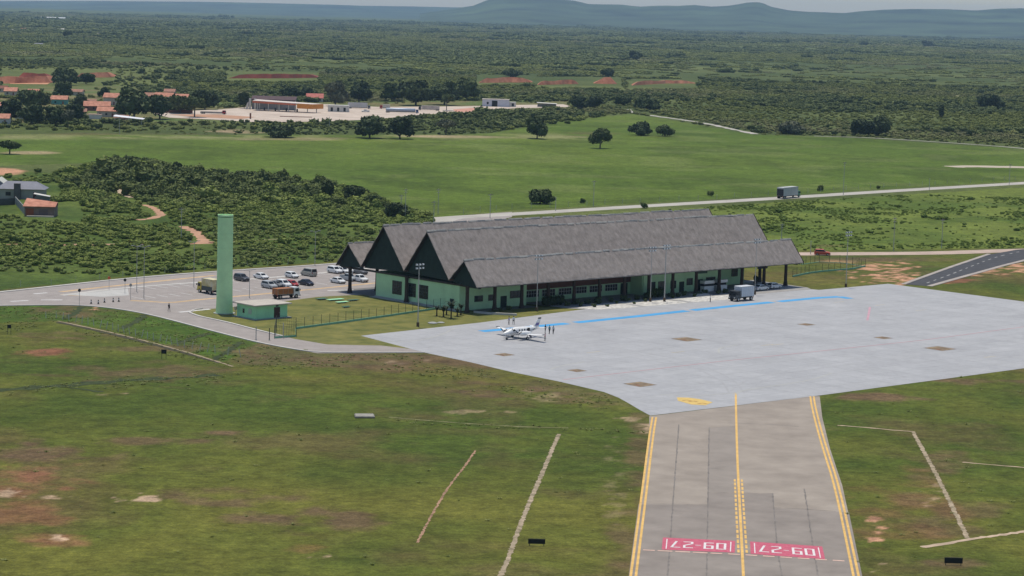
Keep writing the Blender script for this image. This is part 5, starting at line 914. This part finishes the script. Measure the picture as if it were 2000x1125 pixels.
def tree(label,x,y,wp,hp,M,shape='round',group=None,z=.13,seed=0,leaf=None,n=None):
    p=G(x,y); sc=p.y/FPX; w=wp*sc; h=hp*sc*1.0; r=np.random.default_rng(seed+int(x*7+y)); t=thing('tree',label,'tree',p,r.random()*6.28,group); z0=h*z
    if shape=='dome': z0=h*.02
    if shape=='umbrella': z0=h*.42
    lean=0
    if shape=='lop': z0=h*.24; lean=.4; Ls=[(-w*.22,0,z0+h*.22,w*.30,w*.30,h*.22),(w*.10,0,z0+h*.46,w*.34,w*.30,h*.28),(w*.30,.5,z0+h*.30,w*.20,w*.22,h*.2)]+lobes_round(r,w*.85,h*.7,z0,9)[1:]; tr=t.rotation_euler; t.rotation_euler=(0,0,0)
    else: Ls=lobes_round(r,w,h-z0,z0,15 if hp>22 else 9,.75 if shape in('dome','umbrella') else 1)
    limbs(w,h-z0,max(z0,.6),r,lean,5,max(.12,w*.028)).build('trunk',BARK,t)
    lf=leaf or max(.38,w*.042); me=foliage('crown',Ls,n or int(950+w*35),lf,M,seed+int(x)); link('crown',me,t); return t
D,Md,Gy=LF_DARK,LF_MID,LF_GREY
for a in (('big dark round tree at left of the pair below the tanker',722,270,64,41,D),('dark round tree at right of the pair below the tanker',781,271,53,42,D),('lopsided tree standing alone mid field behind the terminal',1172,290,46,40,Md,'lop'),('dark domed tree left of the smaller dome on the green field',1251,264,49,29,D,'dome'),('small domed tree right of the bigger dome on the green field',1298,266,35,25,Md,'dome'),('dark tree with visible trunk beside a low hedge in the field',1049,271,46,44,Md,'round'),('grey green umbrella tree right of the dark pair',871,263,42,32,Gy,'umbrella'),('broad low dark tree at the field edge below the filling station',546,268,64,27,D,'dome'),
 ('umbrella shaped tree at the left photo edge on the field',19,301,48,27,Md,'umbrella'),('low round bushy tree at the field foot above the terminal ridge',1055,398,54,31,Md,'dome'),('left tree of the big dark pair at the right field edge',1684,265,52,36,D,'dome'),('right tree of the big dark pair at the right field edge',1722,265,44,44,D,'dome'),('grey feathery shrub tree left of the big dark pair',1545,262,52,28,Gy,'dome'),('large dark tree right of the red quarry',128,166,58,30,D),('dark tree right of the large tree by the quarry',168,164,40,20,Md),
 ('biggest dark tree of the village beside the tall terracotta house',262,232,76,58,D,'round'),('dark spreading tree right of the biggest village tree',312,233,60,44,D),('dark tree over the dark red boundary wall',352,222,54,38,Md),('dark round tree behind the red cabbed lorry',400,214,52,38,D),('leaning dark tree in front of the red cabbed lorry',380,229,46,42,Md,'umbrella'),('dark tree behind the filling station roof',566,190,40,24,D,'dome'),('smaller dark tree right of the one behind the station roof',600,190,36,22,D,'dome'),('dark green tree left of the station wall',477,212,26,32,D),
 ('grey brown leafless looking tree above the white box truck',655,207,52,46,Gy),('dark blue green tree above the semi trailer truck',701,200,50,40,D),('broad dark tree behind the tanker lorry',812,206,74,48,D),('dark tree right of the broad tree behind the tanker',868,205,64,44,D),('mid green tree between yard and white building',908,196,52,40,Md),('thin stemmed tree at the yard end',872,216,28,36,Md,'umbrella'),('dark tree above the tanker trees left part',765,198,50,34,Md),('dark tree left of the turquoise house',62,212,66,34,D),('rounded dark tree above the turquoise house',122,193,42,34,D),('dark tree mass at the left edge of the village',20,236,54,40,D),('dark tree in the village front row left',62,246,56,42,D),('dark tree in the village front row with pale palm beside',108,246,52,40,Md),('dark tree in front of the turquoise house',146,240,44,36,D),('grey palm like tree in the front of the village',133,252,26,40,Gy,'umbrella'),('small dark tree right of the turquoise house',158,214,34,30,D),('small dark tree left of the tall terracotta house',203,192,22,22,D),('round far tree before tiny white house on the plain',131,73,24,14,Md),
 ('dark tree group right of the field corner left part',1128,215,36,26,D),('dark tree group right of the field corner right part',1162,214,34,28,D),('dark low tree at the end of the gravel track',1262,214,56,24,D,'dome'),('tree left of gravel track at the woodland edge',1215,206,40,20,Md,'dome'),('dark tree behind the red cut banks at centre',1000,150,40,16,D,'dome'),('dark round far tree in the woodland above the cut banks',1240,117,30,18,D),('dark tree in woodland left of the far round tree',1188,150,32,18,D,'dome'),('big dark tree in the woodland at right',1930,215,52,34,D,'dome'),('dark slim tree in the woodland right of centre',1838,232,14,26,D),('dark umbrella tree on the skyline of the plain at right',1810,92,20,12,D),('small dark tree in the plain left of the skyline umbrella',1688,90,16,9,D),('rounded tree behind the left thicket crest',215,337,40,24,Md,'dome'),('dark upright tree on the left thicket crest',347,340,24,24,D),('broad tree at the thicket crest in the middle',475,354,44,22,Md,'dome'),('dark broad tree at the right thicket crest',690,392,52,34,D,'dome'),('upright dark tree left of the dark broad thicket tree',641,388,26,34,D),('dark bushy tree at the thicket end by the paired poles',775,426,54,34,D,'dome')):
    tree(*a[:6],shape=a[6] if len(a)>6 else 'round')
# generic bush and tree shapes for the scattered growth
LIBC=bpy.data.collections.new('plant_shapes')
def lib(names_meshes,cname):
    c=bpy.data.collections.new(cname)
    for i,me in enumerate(names_meshes):
        o=bpy.data.objects.new('%s_%02d'%(cname,i),me); c.objects.link(o)
    return c
def bushmesh(i,w,h,n,leaf,M,nl=7,core=.8):
    r=np.random.default_rng(100+i); L=[(0,0,h*.42,w*.36,w*.36,h*.45)]
    for k in range(nl): a=r.random()*6.283; q=w*(.15+.28*r.random()); s=.14+.13*r.random(); L.append((math.cos(a)*q,math.sin(a)*q,h*(.25+.5*r.random()),w*s,w*s,h*s*1.5))
    return foliage('bush',L,n,leaf,M,i,core)
def scatter(name,label,pts,sc,coll,pick,cat=None):
    n=len(pts); me=bpy.data.meshes.new(name); me.vertices.add(n); me.vertices.foreach_set('co',np.ascontiguousarray(pts,dtype=np.float32).ravel())
    for an,ty,va in(('sc','FLOAT_VECTOR',sc),('rz','FLOAT_VECTOR',np.stack([np.zeros(n),np.zeros(n),rng.random(n)*6.283],1))): a=me.attributes.new(an,ty,'POINT'); a.data.foreach_set('vector',va.astype(np.float32).ravel())
    a=me.attributes.new('pk','INT','POINT'); a.data.foreach_set('value',np.asarray(pick).astype(np.int32))
    o=link(name,me); g=bpy.data.node_groups.new(name,'GeometryNodeTree'); g.interface.new_socket('Geometry',in_out='INPUT',socket_type='NodeSocketGeometry'); g.interface.new_socket('Geometry',in_out='OUTPUT',socket_type='NodeSocketGeometry')
    gi=g.nodes.new('NodeGroupInput'); go=g.nodes.new('NodeGroupOutput'); ip=g.nodes.new('GeometryNodeInstanceOnPoints'); ci=g.nodes.new('GeometryNodeCollectionInfo'); ci.inputs['Collection'].default_value=coll; ci.inputs['Separate Children'].default_value=True; ci.inputs['Reset Children'].default_value=True
    def na(nm,ty): q=g.nodes.new('GeometryNodeInputNamedAttribute'); q.data_type=ty; q.inputs['Name'].default_value=nm; return q.outputs['Attribute']
    L=g.links.new; L(gi.outputs[0],ip.inputs['Points']); L(ci.outputs[0],ip.inputs['Instance']); ip.inputs['Pick Instance'].default_value=True
    L(na('pk','INT'),ip.inputs['Instance Index']); L(na('sc','FLOAT_VECTOR'),ip.inputs['Scale']); L(na('rz','FLOAT_VECTOR'),ip.inputs['Rotation']); L(ip.outputs[0],go.inputs[0])
    md=o.modifiers.new('growth','NODES'); md.node_group=g; return tag(o,label,cat,None,'stuff')
def grid_pts(y0,y1,step,sx=.27):
    yy=[];xx=[]; y=y0
    ys_=np.arange(y0,y1,step)
    for y in ys_:
        n=int(2*sx*y/step); x=(np.arange(n)-n/2)*step; xx.append(x); yy.append(np.full(n,y))
    x=np.concatenate(xx);y=np.concatenate(yy); x=x+(rng.random(len(x))-.5)*step*1.1; y=y+(rng.random(len(y))-.5)*step*1.1; return x,y
YARD=WP([(290,240),(300,219),(330,216),(430,212),(620,200),(740,206),(900,205),(1100,200),(1120,211),(1000,214),(940,221),(905,226),(870,226),(800,230),(740,236),(660,239),(600,241),(420,237)])
def keep_paths(x,y):
    px,py=PROJ(np.stack([x,y,np.zeros_like(x)],-1)); k=np.ones(len(x),bool)
    lines=[(p,4) for p in PATHS[:2]]+[([(360,442),(385,455),(395,468),(412,475),(380,476)],5),([(200,478),(0,478)],1.5),([(400,475),(560,466)],1.5),([(1225,214),(1290,228.5),(1385,242.5),(1475,262)],3),([(1590,266),(1800,275.5),(2000,290)],2.5),([(20,395),(100,412)],26),([(0,370),(80,370)],18),([(0,334),(38,334)],9)]
    for L,wd in lines:
        for (x0,y0),(x1,y1) in zip(L[:-1],L[1:]):
            dx,dy=x1-x0,y1-y0; t=np.clip(((px-x0)*dx+(py-y0)*dy)/(dx*dx+dy*dy),0,1); ex=(px-x0-t*dx); ey=(py-y0-t*dy); k&=~((np.abs(ex)<wd*2.4)&(ey<wd*1.0+(9 if wd in(4,5) else 0))&(ey>-wd*.7))
    return k,px,py
# thicket left of the car park and scrub right of the terminal
x,y=grid_pts(560,985,2.25,.25); k,px,py=keep_paths(x,y); a=inpoly(x,y,THICK)&k
tall=np.clip((440-py)/80,0,1)*np.clip((px-90)/130,0,1); tall*=np.clip(.35+1.3*(fbm(x,y,38)-.2),0,1.1)
dens=fbm(x+77,y,15)*.6+fbm(x-50,y+20,42)*.4; a&=(dens>.47-.24*tall)|(rng.random(len(x))<.30)
a&=~((py<352)&(px<170)&(rng.random(len(x))<.6))
xt,yt,tt=x[a],y[a],tall[a]; st=(.26+.50*rng.random(len(xt))**1.8)*(1+1.7*tt)*(.7+.6*fbm(xt,yt,30)); st*=np.where(rng.random(len(xt))<.05,1.6,1); zt=st*(.46+.30*rng.random(len(xt)))*(1+.35*tt)
pt=np.where((tt*.9+.55*(fbm(xt+5,yt,24)-.5)+.25*rng.random(len(xt)))>.52,5,0)+rng.integers(0,4,len(xt)); pt=np.minimum(pt,8)
x,y=grid_pts(630,900,1.7,.26); k,px,py=keep_paths(x,y); a=inpoly(x,y,SCRUB)&(fbm(x,y,11)*.55+fbm(x+31,y,34)*.45>.535)&(px>1050); a|=inpoly(x,y,SCRUB)&(px>1050)&(rng.random(len(x))<.07)
a|=(inpoly(x,y,SCRUB)&(np.abs(py-(484-(px-1560)*.004))<6)&(px>1540)&(rng.random(len(x))<.35))
xs_,ys_=x[a],y[a]; s2=.17+.28*rng.random(len(xs_))**2; s2*=np.where(rng.random(len(xs_))<.05,2.1,1); p2=rng.integers(0,5,len(xs_))
TB=[bushmesh(i,3.6,2.7,330,.20,LF_THICK) for i in range(5)]+[bushmesh(10+i,3.6,3.0,330,.21,LF_TALL) for i in range(4)]; SB=[bushmesh(20+i,3.4,2.0,260,.19,LF_SCRUB,6) for i in range(5)]
X=np.concatenate([xt,xs_]);Yy=np.concatenate([yt,ys_]); sx=np.concatenate([st,s2]); sz=np.concatenate([zt,s2*(.42+.4*rng.random(len(s2)))]); pk=np.concatenate([pt,p2]); isT=np.arange(len(X))<len(xt)
seen=sx/Yy; pxx,_=PROJ(np.stack([X,Yy,np.zeros_like(X)],-1)); seen[(pxx<-10)|(pxx>2010)]=0
order=np.argsort(-seen); ind=order[:296]; rest=np.ones(len(X),bool); rest[ind]=False
for i in ind:
    T=isT[i]; o=link('bush',(TB if T else SB)[int(pk[i])],None,(X[i],Yy[i],-.03),float(rng.random()*6.283)); o.scale=(sx[i],sx[i],sz[i])
    tag(o,'leafy green bush in the dense thicket behind the car park' if T else 'low green bush in the open scrub between terminal and country road','bush','bushes of the thicket' if T else 'bushes of the open scrub')
CT=lib(TB,'thicket_shape'); CS=lib(SB,'scrub_shape')
a=rest&isT; scatter('thicket_undergrowth','dense green thicket of shrubs and low trees left of the terminal',np.stack([X[a],Yy[a],np.full(a.sum(),-.03)],1),np.stack([sx[a],sx[a],sz[a]],1),CT,pk[a])
a=rest&~isT; scatter('scrub_undergrowth','low scattered green scrub between terminal and country road',np.stack([X[a],Yy[a],np.full(a.sum(),-.03)],1),np.stack([sx[a],sx[a],sz[a]],1),CS,pk[a])
for i,(x,y,q) in enumerate(((1388,383,.7),(1602,373,.75),(1140,397,.6),(1258,407,.7),(1715,369,.5))):
    o=link('bush',TB[5+i%4],None,G(x,y),i*1.3); o.scale=(q,q,q); tag(o,'small dark shrub standing alone by the fence of the country road','bush','lone shrubs along the country road')
# woodland of the plain
WB=[bushmesh(40+i,7.0,4.4,150,.50,LF_WOOD,8) for i in range(5)]+[bushmesh(50+i,7.5,6.0,170,.55,LF_DWOOD,9) for i in range(4)]; WF=[]
for i in range(9):
    r=np.random.default_rng(70+i); dk=i>4; L=[(float(r.normal()*7),float(r.normal()*7),1.2+float(r.random()*1.2)+(1.2 if dk else 0),2.8+float(r.random()*2.4),2.8+float(r.random()*2.4),1.5+float(r.random()*1.4)+(1. if dk else 0)) for _ in range(9)]; WF.append(foliage('tree_clump',L,210,.8,LF_DWOOD if dk else LF_WOOD,70+i))
CW=lib(WB,'woodland_shape'); CF=lib(WF,'far_woodland_shape')
def wood(y0,y1,step,coll,s0,s1,name,label,fs):
    x,y=grid_pts(y0,y1,step,.26); k,px,py=keep_paths(x,y)
    a=k&~inpoly(x,y,FIELD)&~inpoly(x,y,THICK)&~inpoly(x,y,SCRUB)&~inpoly(x,y,YARD)
    a&=(py<300)
    v=inpoly(x,y,VILL); a&=~(v&((fbm(x,y,30)<.62)))
    for c in((0,136,205,168),(140,139,225,156),(440,139,625,155),(930,146,1050,162),(1045,150,1215,168),(1225,154,1365,170)): a&=~((px>c[0])&(px<c[2])&(py>c[1])&(py<c[3]+5))
    d=fbm(x,y,fs)*.5+fbm(x+40,y+9,fs*4)*.5; a&=(d>.44)|(rng.random(len(x))<.45); a&=~((fbm(x*.45+900,y*.30,fs*3.2)>.608)&(rng.random(len(x))<.85)&~((px>330)&(px<1130)&(py>140)))
    x,y,d=x[a],y[a],d[a]
    dk=(fbm(x+300,y-120,fs*.8)*.55+fbm(x,y+700,fs*5)*.45+.16*(rng.random(len(x))-.5))>.590
    s=(s0+(s1-s0)*rng.random(len(x))**1.6)*(.55+.8*d)*np.where(dk,1.18,.80); s*=np.where(rng.random(len(x))<.03,1.5,1)
    px,py=PROJ(np.stack([x,y,np.zeros_like(x)],-1)); s*=np.where((py>232)&(px>290)&(px<960),.5,1)
    scatter(name,label,np.stack([x,y,np.full(len(x),-.05)],1),np.stack([s,s,s*(.46+.38*rng.random(len(x)))],1),coll,np.where(dk,5+rng.integers(0,4,len(x)),rng.integers(0,5,len(x))))
wood(1180,2500,5.2,CW,.38,.85,'woodland','mixed green woodland and scrub beyond the green field',50); wood(2500,5200,13,CF,.6,1.1,'woodland_plain','hazy green woodland of the wide plain',110); wood(5200,11500,30,CF,1.0,1.9,'far_woodland','far bluish woodland fading into haze',320)
# hedges: rows of dark bushes between field and yard
hb=None
for row in(((300,246),(420,243),(520,246),(640,243),(700,240),(900,228)),((330,252),(420,250),(520,256)),((980,252),(1030,248),(1090,240),(1190,222)),((900,243),(940,238),(1000,226),(1090,214)),((10,252),(100,254),(200,252),(300,254))):
    P=resample([G(*p) for p in row],9)
    for p in P:
        s=float(.4+.45*rng.random()); o=link('hedge_bush',WB[int(rng.integers(0,6))],None,(p.x+float(rng.normal())*3,p.y+float(rng.normal())*6,-.05),float(rng.random()*6.28)); o.scale=(s,s,s*.8); tag(o,'dark hedge bush in the rows along the field and village edge','hedge bush','hedge bushes along the field edge')
# weeds and tufts on the banks
def tuft(i,M):
    r=np.random.default_rng(200+i); V=[];F=[];T=[]
    for k in range(26):
        a=r.random()*6.283; q=r.random()*.42; b=np.array([math.cos(a)*q,math.sin(a)*q,0]); l=.22+.3*r.random(); d=np.array([math.cos(a)*1.3*r.random(),math.sin(a)*1.3*r.random(),.55])*l; s=np.array([-math.sin(a),math.cos(a),0])*.055; j=len(V); V+= [b-s,b+s,b+d+s*.6,b+d-s*.6]; F.append([j,j+1,j+2,j+3]); T.append(r.random())
    me=npmesh('tuft',np.array(V),np.array(F),None,np.array(T)); me.materials.append(M); return me
LF_WEED=leafmat('weed_leaves',(.11,.14,.035),(.26,.27,.10)); CU=lib([tuft(i,LF_WEED) for i in range(4)],'tuft_shape')
BANK=WP([(0,600),(155,600),(230,606),(330,628),(440,658),(560,685),(640,692),(820,692),(1000,732),(1180,772),(1230,795),(1255,812),(1150,800),(900,745),(700,715),(480,725),(300,690),(110,640),(0,650)])
x,y=grid_pts(235,560,.85,.235); px,py=PROJ(np.stack([x,y,np.zeros_like(x)],-1)); ok=(py>597)|((px<0)&(py>600))
hard=inpoly(x,y,WP([(-60,570),(0,560),(155,590),(330,618),(560,676),(700,686),(830,686),(1000,724),(1180,762),(1270,808),(1196,1290),(1720,1290),(1684,1125),(1606,815),(1595,770),(2010,716),(2010,500),(760,480)]))
pr=.004+.55*(inpoly(x,y,BANK))*(fbm(x,y,9)>.47)+.75*np.exp(-((py-(762-px*.06))/8)**2)*(px<440)*(fbm(x,y,7)>.4)+.006+.5*np.exp(-((py-(823+(px-760)*.04))/5)**2)*(px>760)*(px<1260)
a=ok&~hard&(rng.random(len(x))<pr*.5); s=.35+.5*rng.random(a.sum()); scatter('grass_tufts','coarse grass tufts and weeds on the banks and in the front field',np.stack([x[a],y[a],np.zeros(a.sum())],1),np.stack([s,s,s*(.6+.6*rng.random(a.sum()))],1),CU,rng.integers(0,4,a.sum()))
# garden planting round the terminal
fr=mat('frond_green',(.016,.034,.016),.7,.3,2)
def cycad(label,p,h,s,group=None):
    t=thing('cycad_palm',label,'palm',p,random.random()*6,group); m=MB(); m.lathe([(.20,0),(.15,.3),(.13,h)],n=8); m.build('trunk',TRUNK,t); m=MB()
    for k in range(16):
        a=k*6.283/16+random.random()*.3; prev=Vector((0,0,h)); e=.5+random.random()*.7
        for q in range(1,5):
            r_=s*1.35*q/4; c=Vector((math.cos(a)*r_,math.sin(a)*r_,h+e*s*1.0*math.sin(q/4*2.3))); sd=Vector((-math.sin(a),math.cos(a),0))*(.24*s*(1.2-q/4)); 
            m.add([prev-sd*1.2,prev+sd*1.2,c+sd,c-sd],[(0,1,2,3)]); prev=c
    m.build('crown',fr,t); return t
for i,(x,y,h,s) in enumerate(((853,617,1.3,.9),(866,619,1.2,1.0),(872,615,1.2,.8),(881,622,2.2,1.3),(893,618,1.0,.9),(900,615,1.4,.9))): cycad('small dark cycad palm with bare lawn below, in the clump at the terminal corner' if i!=3 else 'tallest dark cycad palm of the clump at the terminal corner',G(x,y),h,s,'cycads at the terminal corner' if i!=3 else None)
t=thing('garden_rock','grey flat garden stone on the lawn edge below the cycad clump','stone',G(845,632)); m=MB(); m.lathe([(.9,0),(1.1,.15),(.7,.32),(.2,.36)],n=9); m.build('body',PLINTH,t)
t=thing('garden_rock','smaller flat garden stone right of the first by the apron edge','stone',G(861,631)); m=MB(); m.lathe([(.7,0),(.85,.12),(.5,.25),(.2,.28)],n=8); m.build('body',PLINTH,t)
def hedge(label,a,b,l,d,h):
    t=thing('clipped_hedge',label,'hedge',AB(a,b),RA); L=[]
    for i in range(int(l/.8)): L.append((-l/2+.4+i*.8,random.uniform(-.1,.1),h*.52,.55,d*.5,h*.52))
    me=foliage('foliage',L,int(l*170),.12,leafmat('clipped_hedge_leaves',(.015,.03,.008),(.05,.075,.016)),int(a)); link('foliage',me,t)
hedge('tall dark clipped hedge before the recessed porch wall',25.5,20.8,6.5,1.6,2.3); hedge('clipped hedge before the corner of the green check-in block',57.3,21.5,5,1.5,2.1)
GB=[bushmesh(90+i,3.0,2.2,200,.15,LF_DARK) for i in range(3)]
for i,(a,b,s) in enumerate(((28.5,22.5,.55),(31.5,21.9,.7),(34.5,22.4,.6),(38,22.0,.75),(41.8,22.6,.55),(46.5,22.1,.7),(50.5,22.5,.6),(54,22,.7),(61.5,22.3,.55),(66,22.4,.6),(73,22.6,.6),(79,23.6,.6),(8.5,22.0,.4),(11.5,21.4,.5),(6.5,22.5,.35),(30.5,24.5,.5),(32,27.2,.42),(37,23.5,.55),(41,25.2,.4),(46,23.6,.5),(49.5,26,.42),(53,24,.5),(60,24.5,.45),(63,23.4,.5),(67,24.8,.42),(70,23.5,.45),(76,24.2,.5),(44,28,.3),(35,28.4,.32))):
    o=link('garden_shrub',GB[i%3],None,AB(a,b),i*1.1); o.scale=(s,s,s*.9); tag(o,'small dark garden shrub in the white gravel bed before the porch','shrub','shrubs in the white gravel bed')
GRAV=mat('white_gravel',(.30,.29,.27),.95,.2,.9,0,(.66,.64,.60))
for pts in(((27,27),(31,25),(36,24.2),(42,24),(41.5,32),(36,32.4),(29,31)),((43,24.2),(51,23.8),(56,24.2),(57,32.8),(48,32.6),(43,32.3)),((58.5,25),(66,25.4),(72,26),(76,27),(78,30),(75,32.8),(66,33),(59,32.8))): sheet('gravel_bed',APP(pts),.045,GRAV)
mb=MB()
for a in(42.6,57.8): strip(mb,[AB(a-2,20),AB(a,25),AB(a,32.6)],1.5,.05)
struct(mb.build('forecourt_path',mat('path_slab',(.33,.325,.32),.85,.15,.6)))
t=thing('ramp','pale kerbed ramp from the terminal corner to the apron','ramp',OO,RA); m=MB(); strip(m,[Vector((1.5,-21.3,0)),Vector((2.5,-24.5,0)),Vector((6.5,-29.5,0))],.5,.05,h=.4,step=1); m.build('kerb',KERB,t)
t=thing('steps','low pale concrete steps at the porch before the minibus','steps',AB(69.5,24.3),RA); m=MB(); m.box((0,0,.12),(5.2,2.6,.24)); m.box((0,.35,.33),(4.8,1.9,.18)); m.build('tread',mat('step_concrete',(.40,.40,.40),.85,.12,1),t)
t=thing('hanging_sign','dark blue sign board hanging under the far end of the roof','sign board',AB(100.5,16,0),RA); m=MB(); m.box((0,0,4.3),(3.6,.12,.7)); m.build('panel',mat('navy_sign',(.02,.025,.06),.5,.2,2),t)
for u in(-1.5,1.5): m=MB(); m.cyl((u,0,4.6),(u,0,6.0),.03,n=5); m.build('hanger',STEEL,t)
for i,(a,b) in enumerate(((99.6,14.5),(101.6,13.2))):
    t=thing('potted_plant','potted dark plant on the porch floor under the hanging sign' if i else 'taller potted dark plant left of the other under the hanging sign','potted plant',AB(a,b)); m=MB(); m.lathe([(.25,0),(.38,.55),(.36,.6)],n=10); m.build('pot',mat('dark_pot',(.05,.045,.045),.7,.2,2),t); link('foliage',foliage('foliage',[(0,0,1.15+.3*(1-i),.42,.42,.6+.2*(1-i))],160,.10,LF_DARK,i),t)
# ------------------------------------------------------------------ haze
m=MB(); m.box((0,12050,129.5),(26000,24700,261)); hz=m.build('haze',bpy.data.materials.new('haze_air')); hz['kind']='stuff'
hm=hz.data.materials[0]; hm.use_nodes=True; n=hm.node_tree; n.nodes.clear(); o_=n.nodes.new('ShaderNodeOutputMaterial'); pv=n.nodes.new('ShaderNodeVolumePrincipled'); pv.inputs['Color'].default_value=(.46,.70,1,1); pv.inputs['Density'].default_value=4.0e-5; pv.inputs["Anisotropy"].default_value=0; n.links.new(pv.outputs[0],o_.inputs['Volume'])
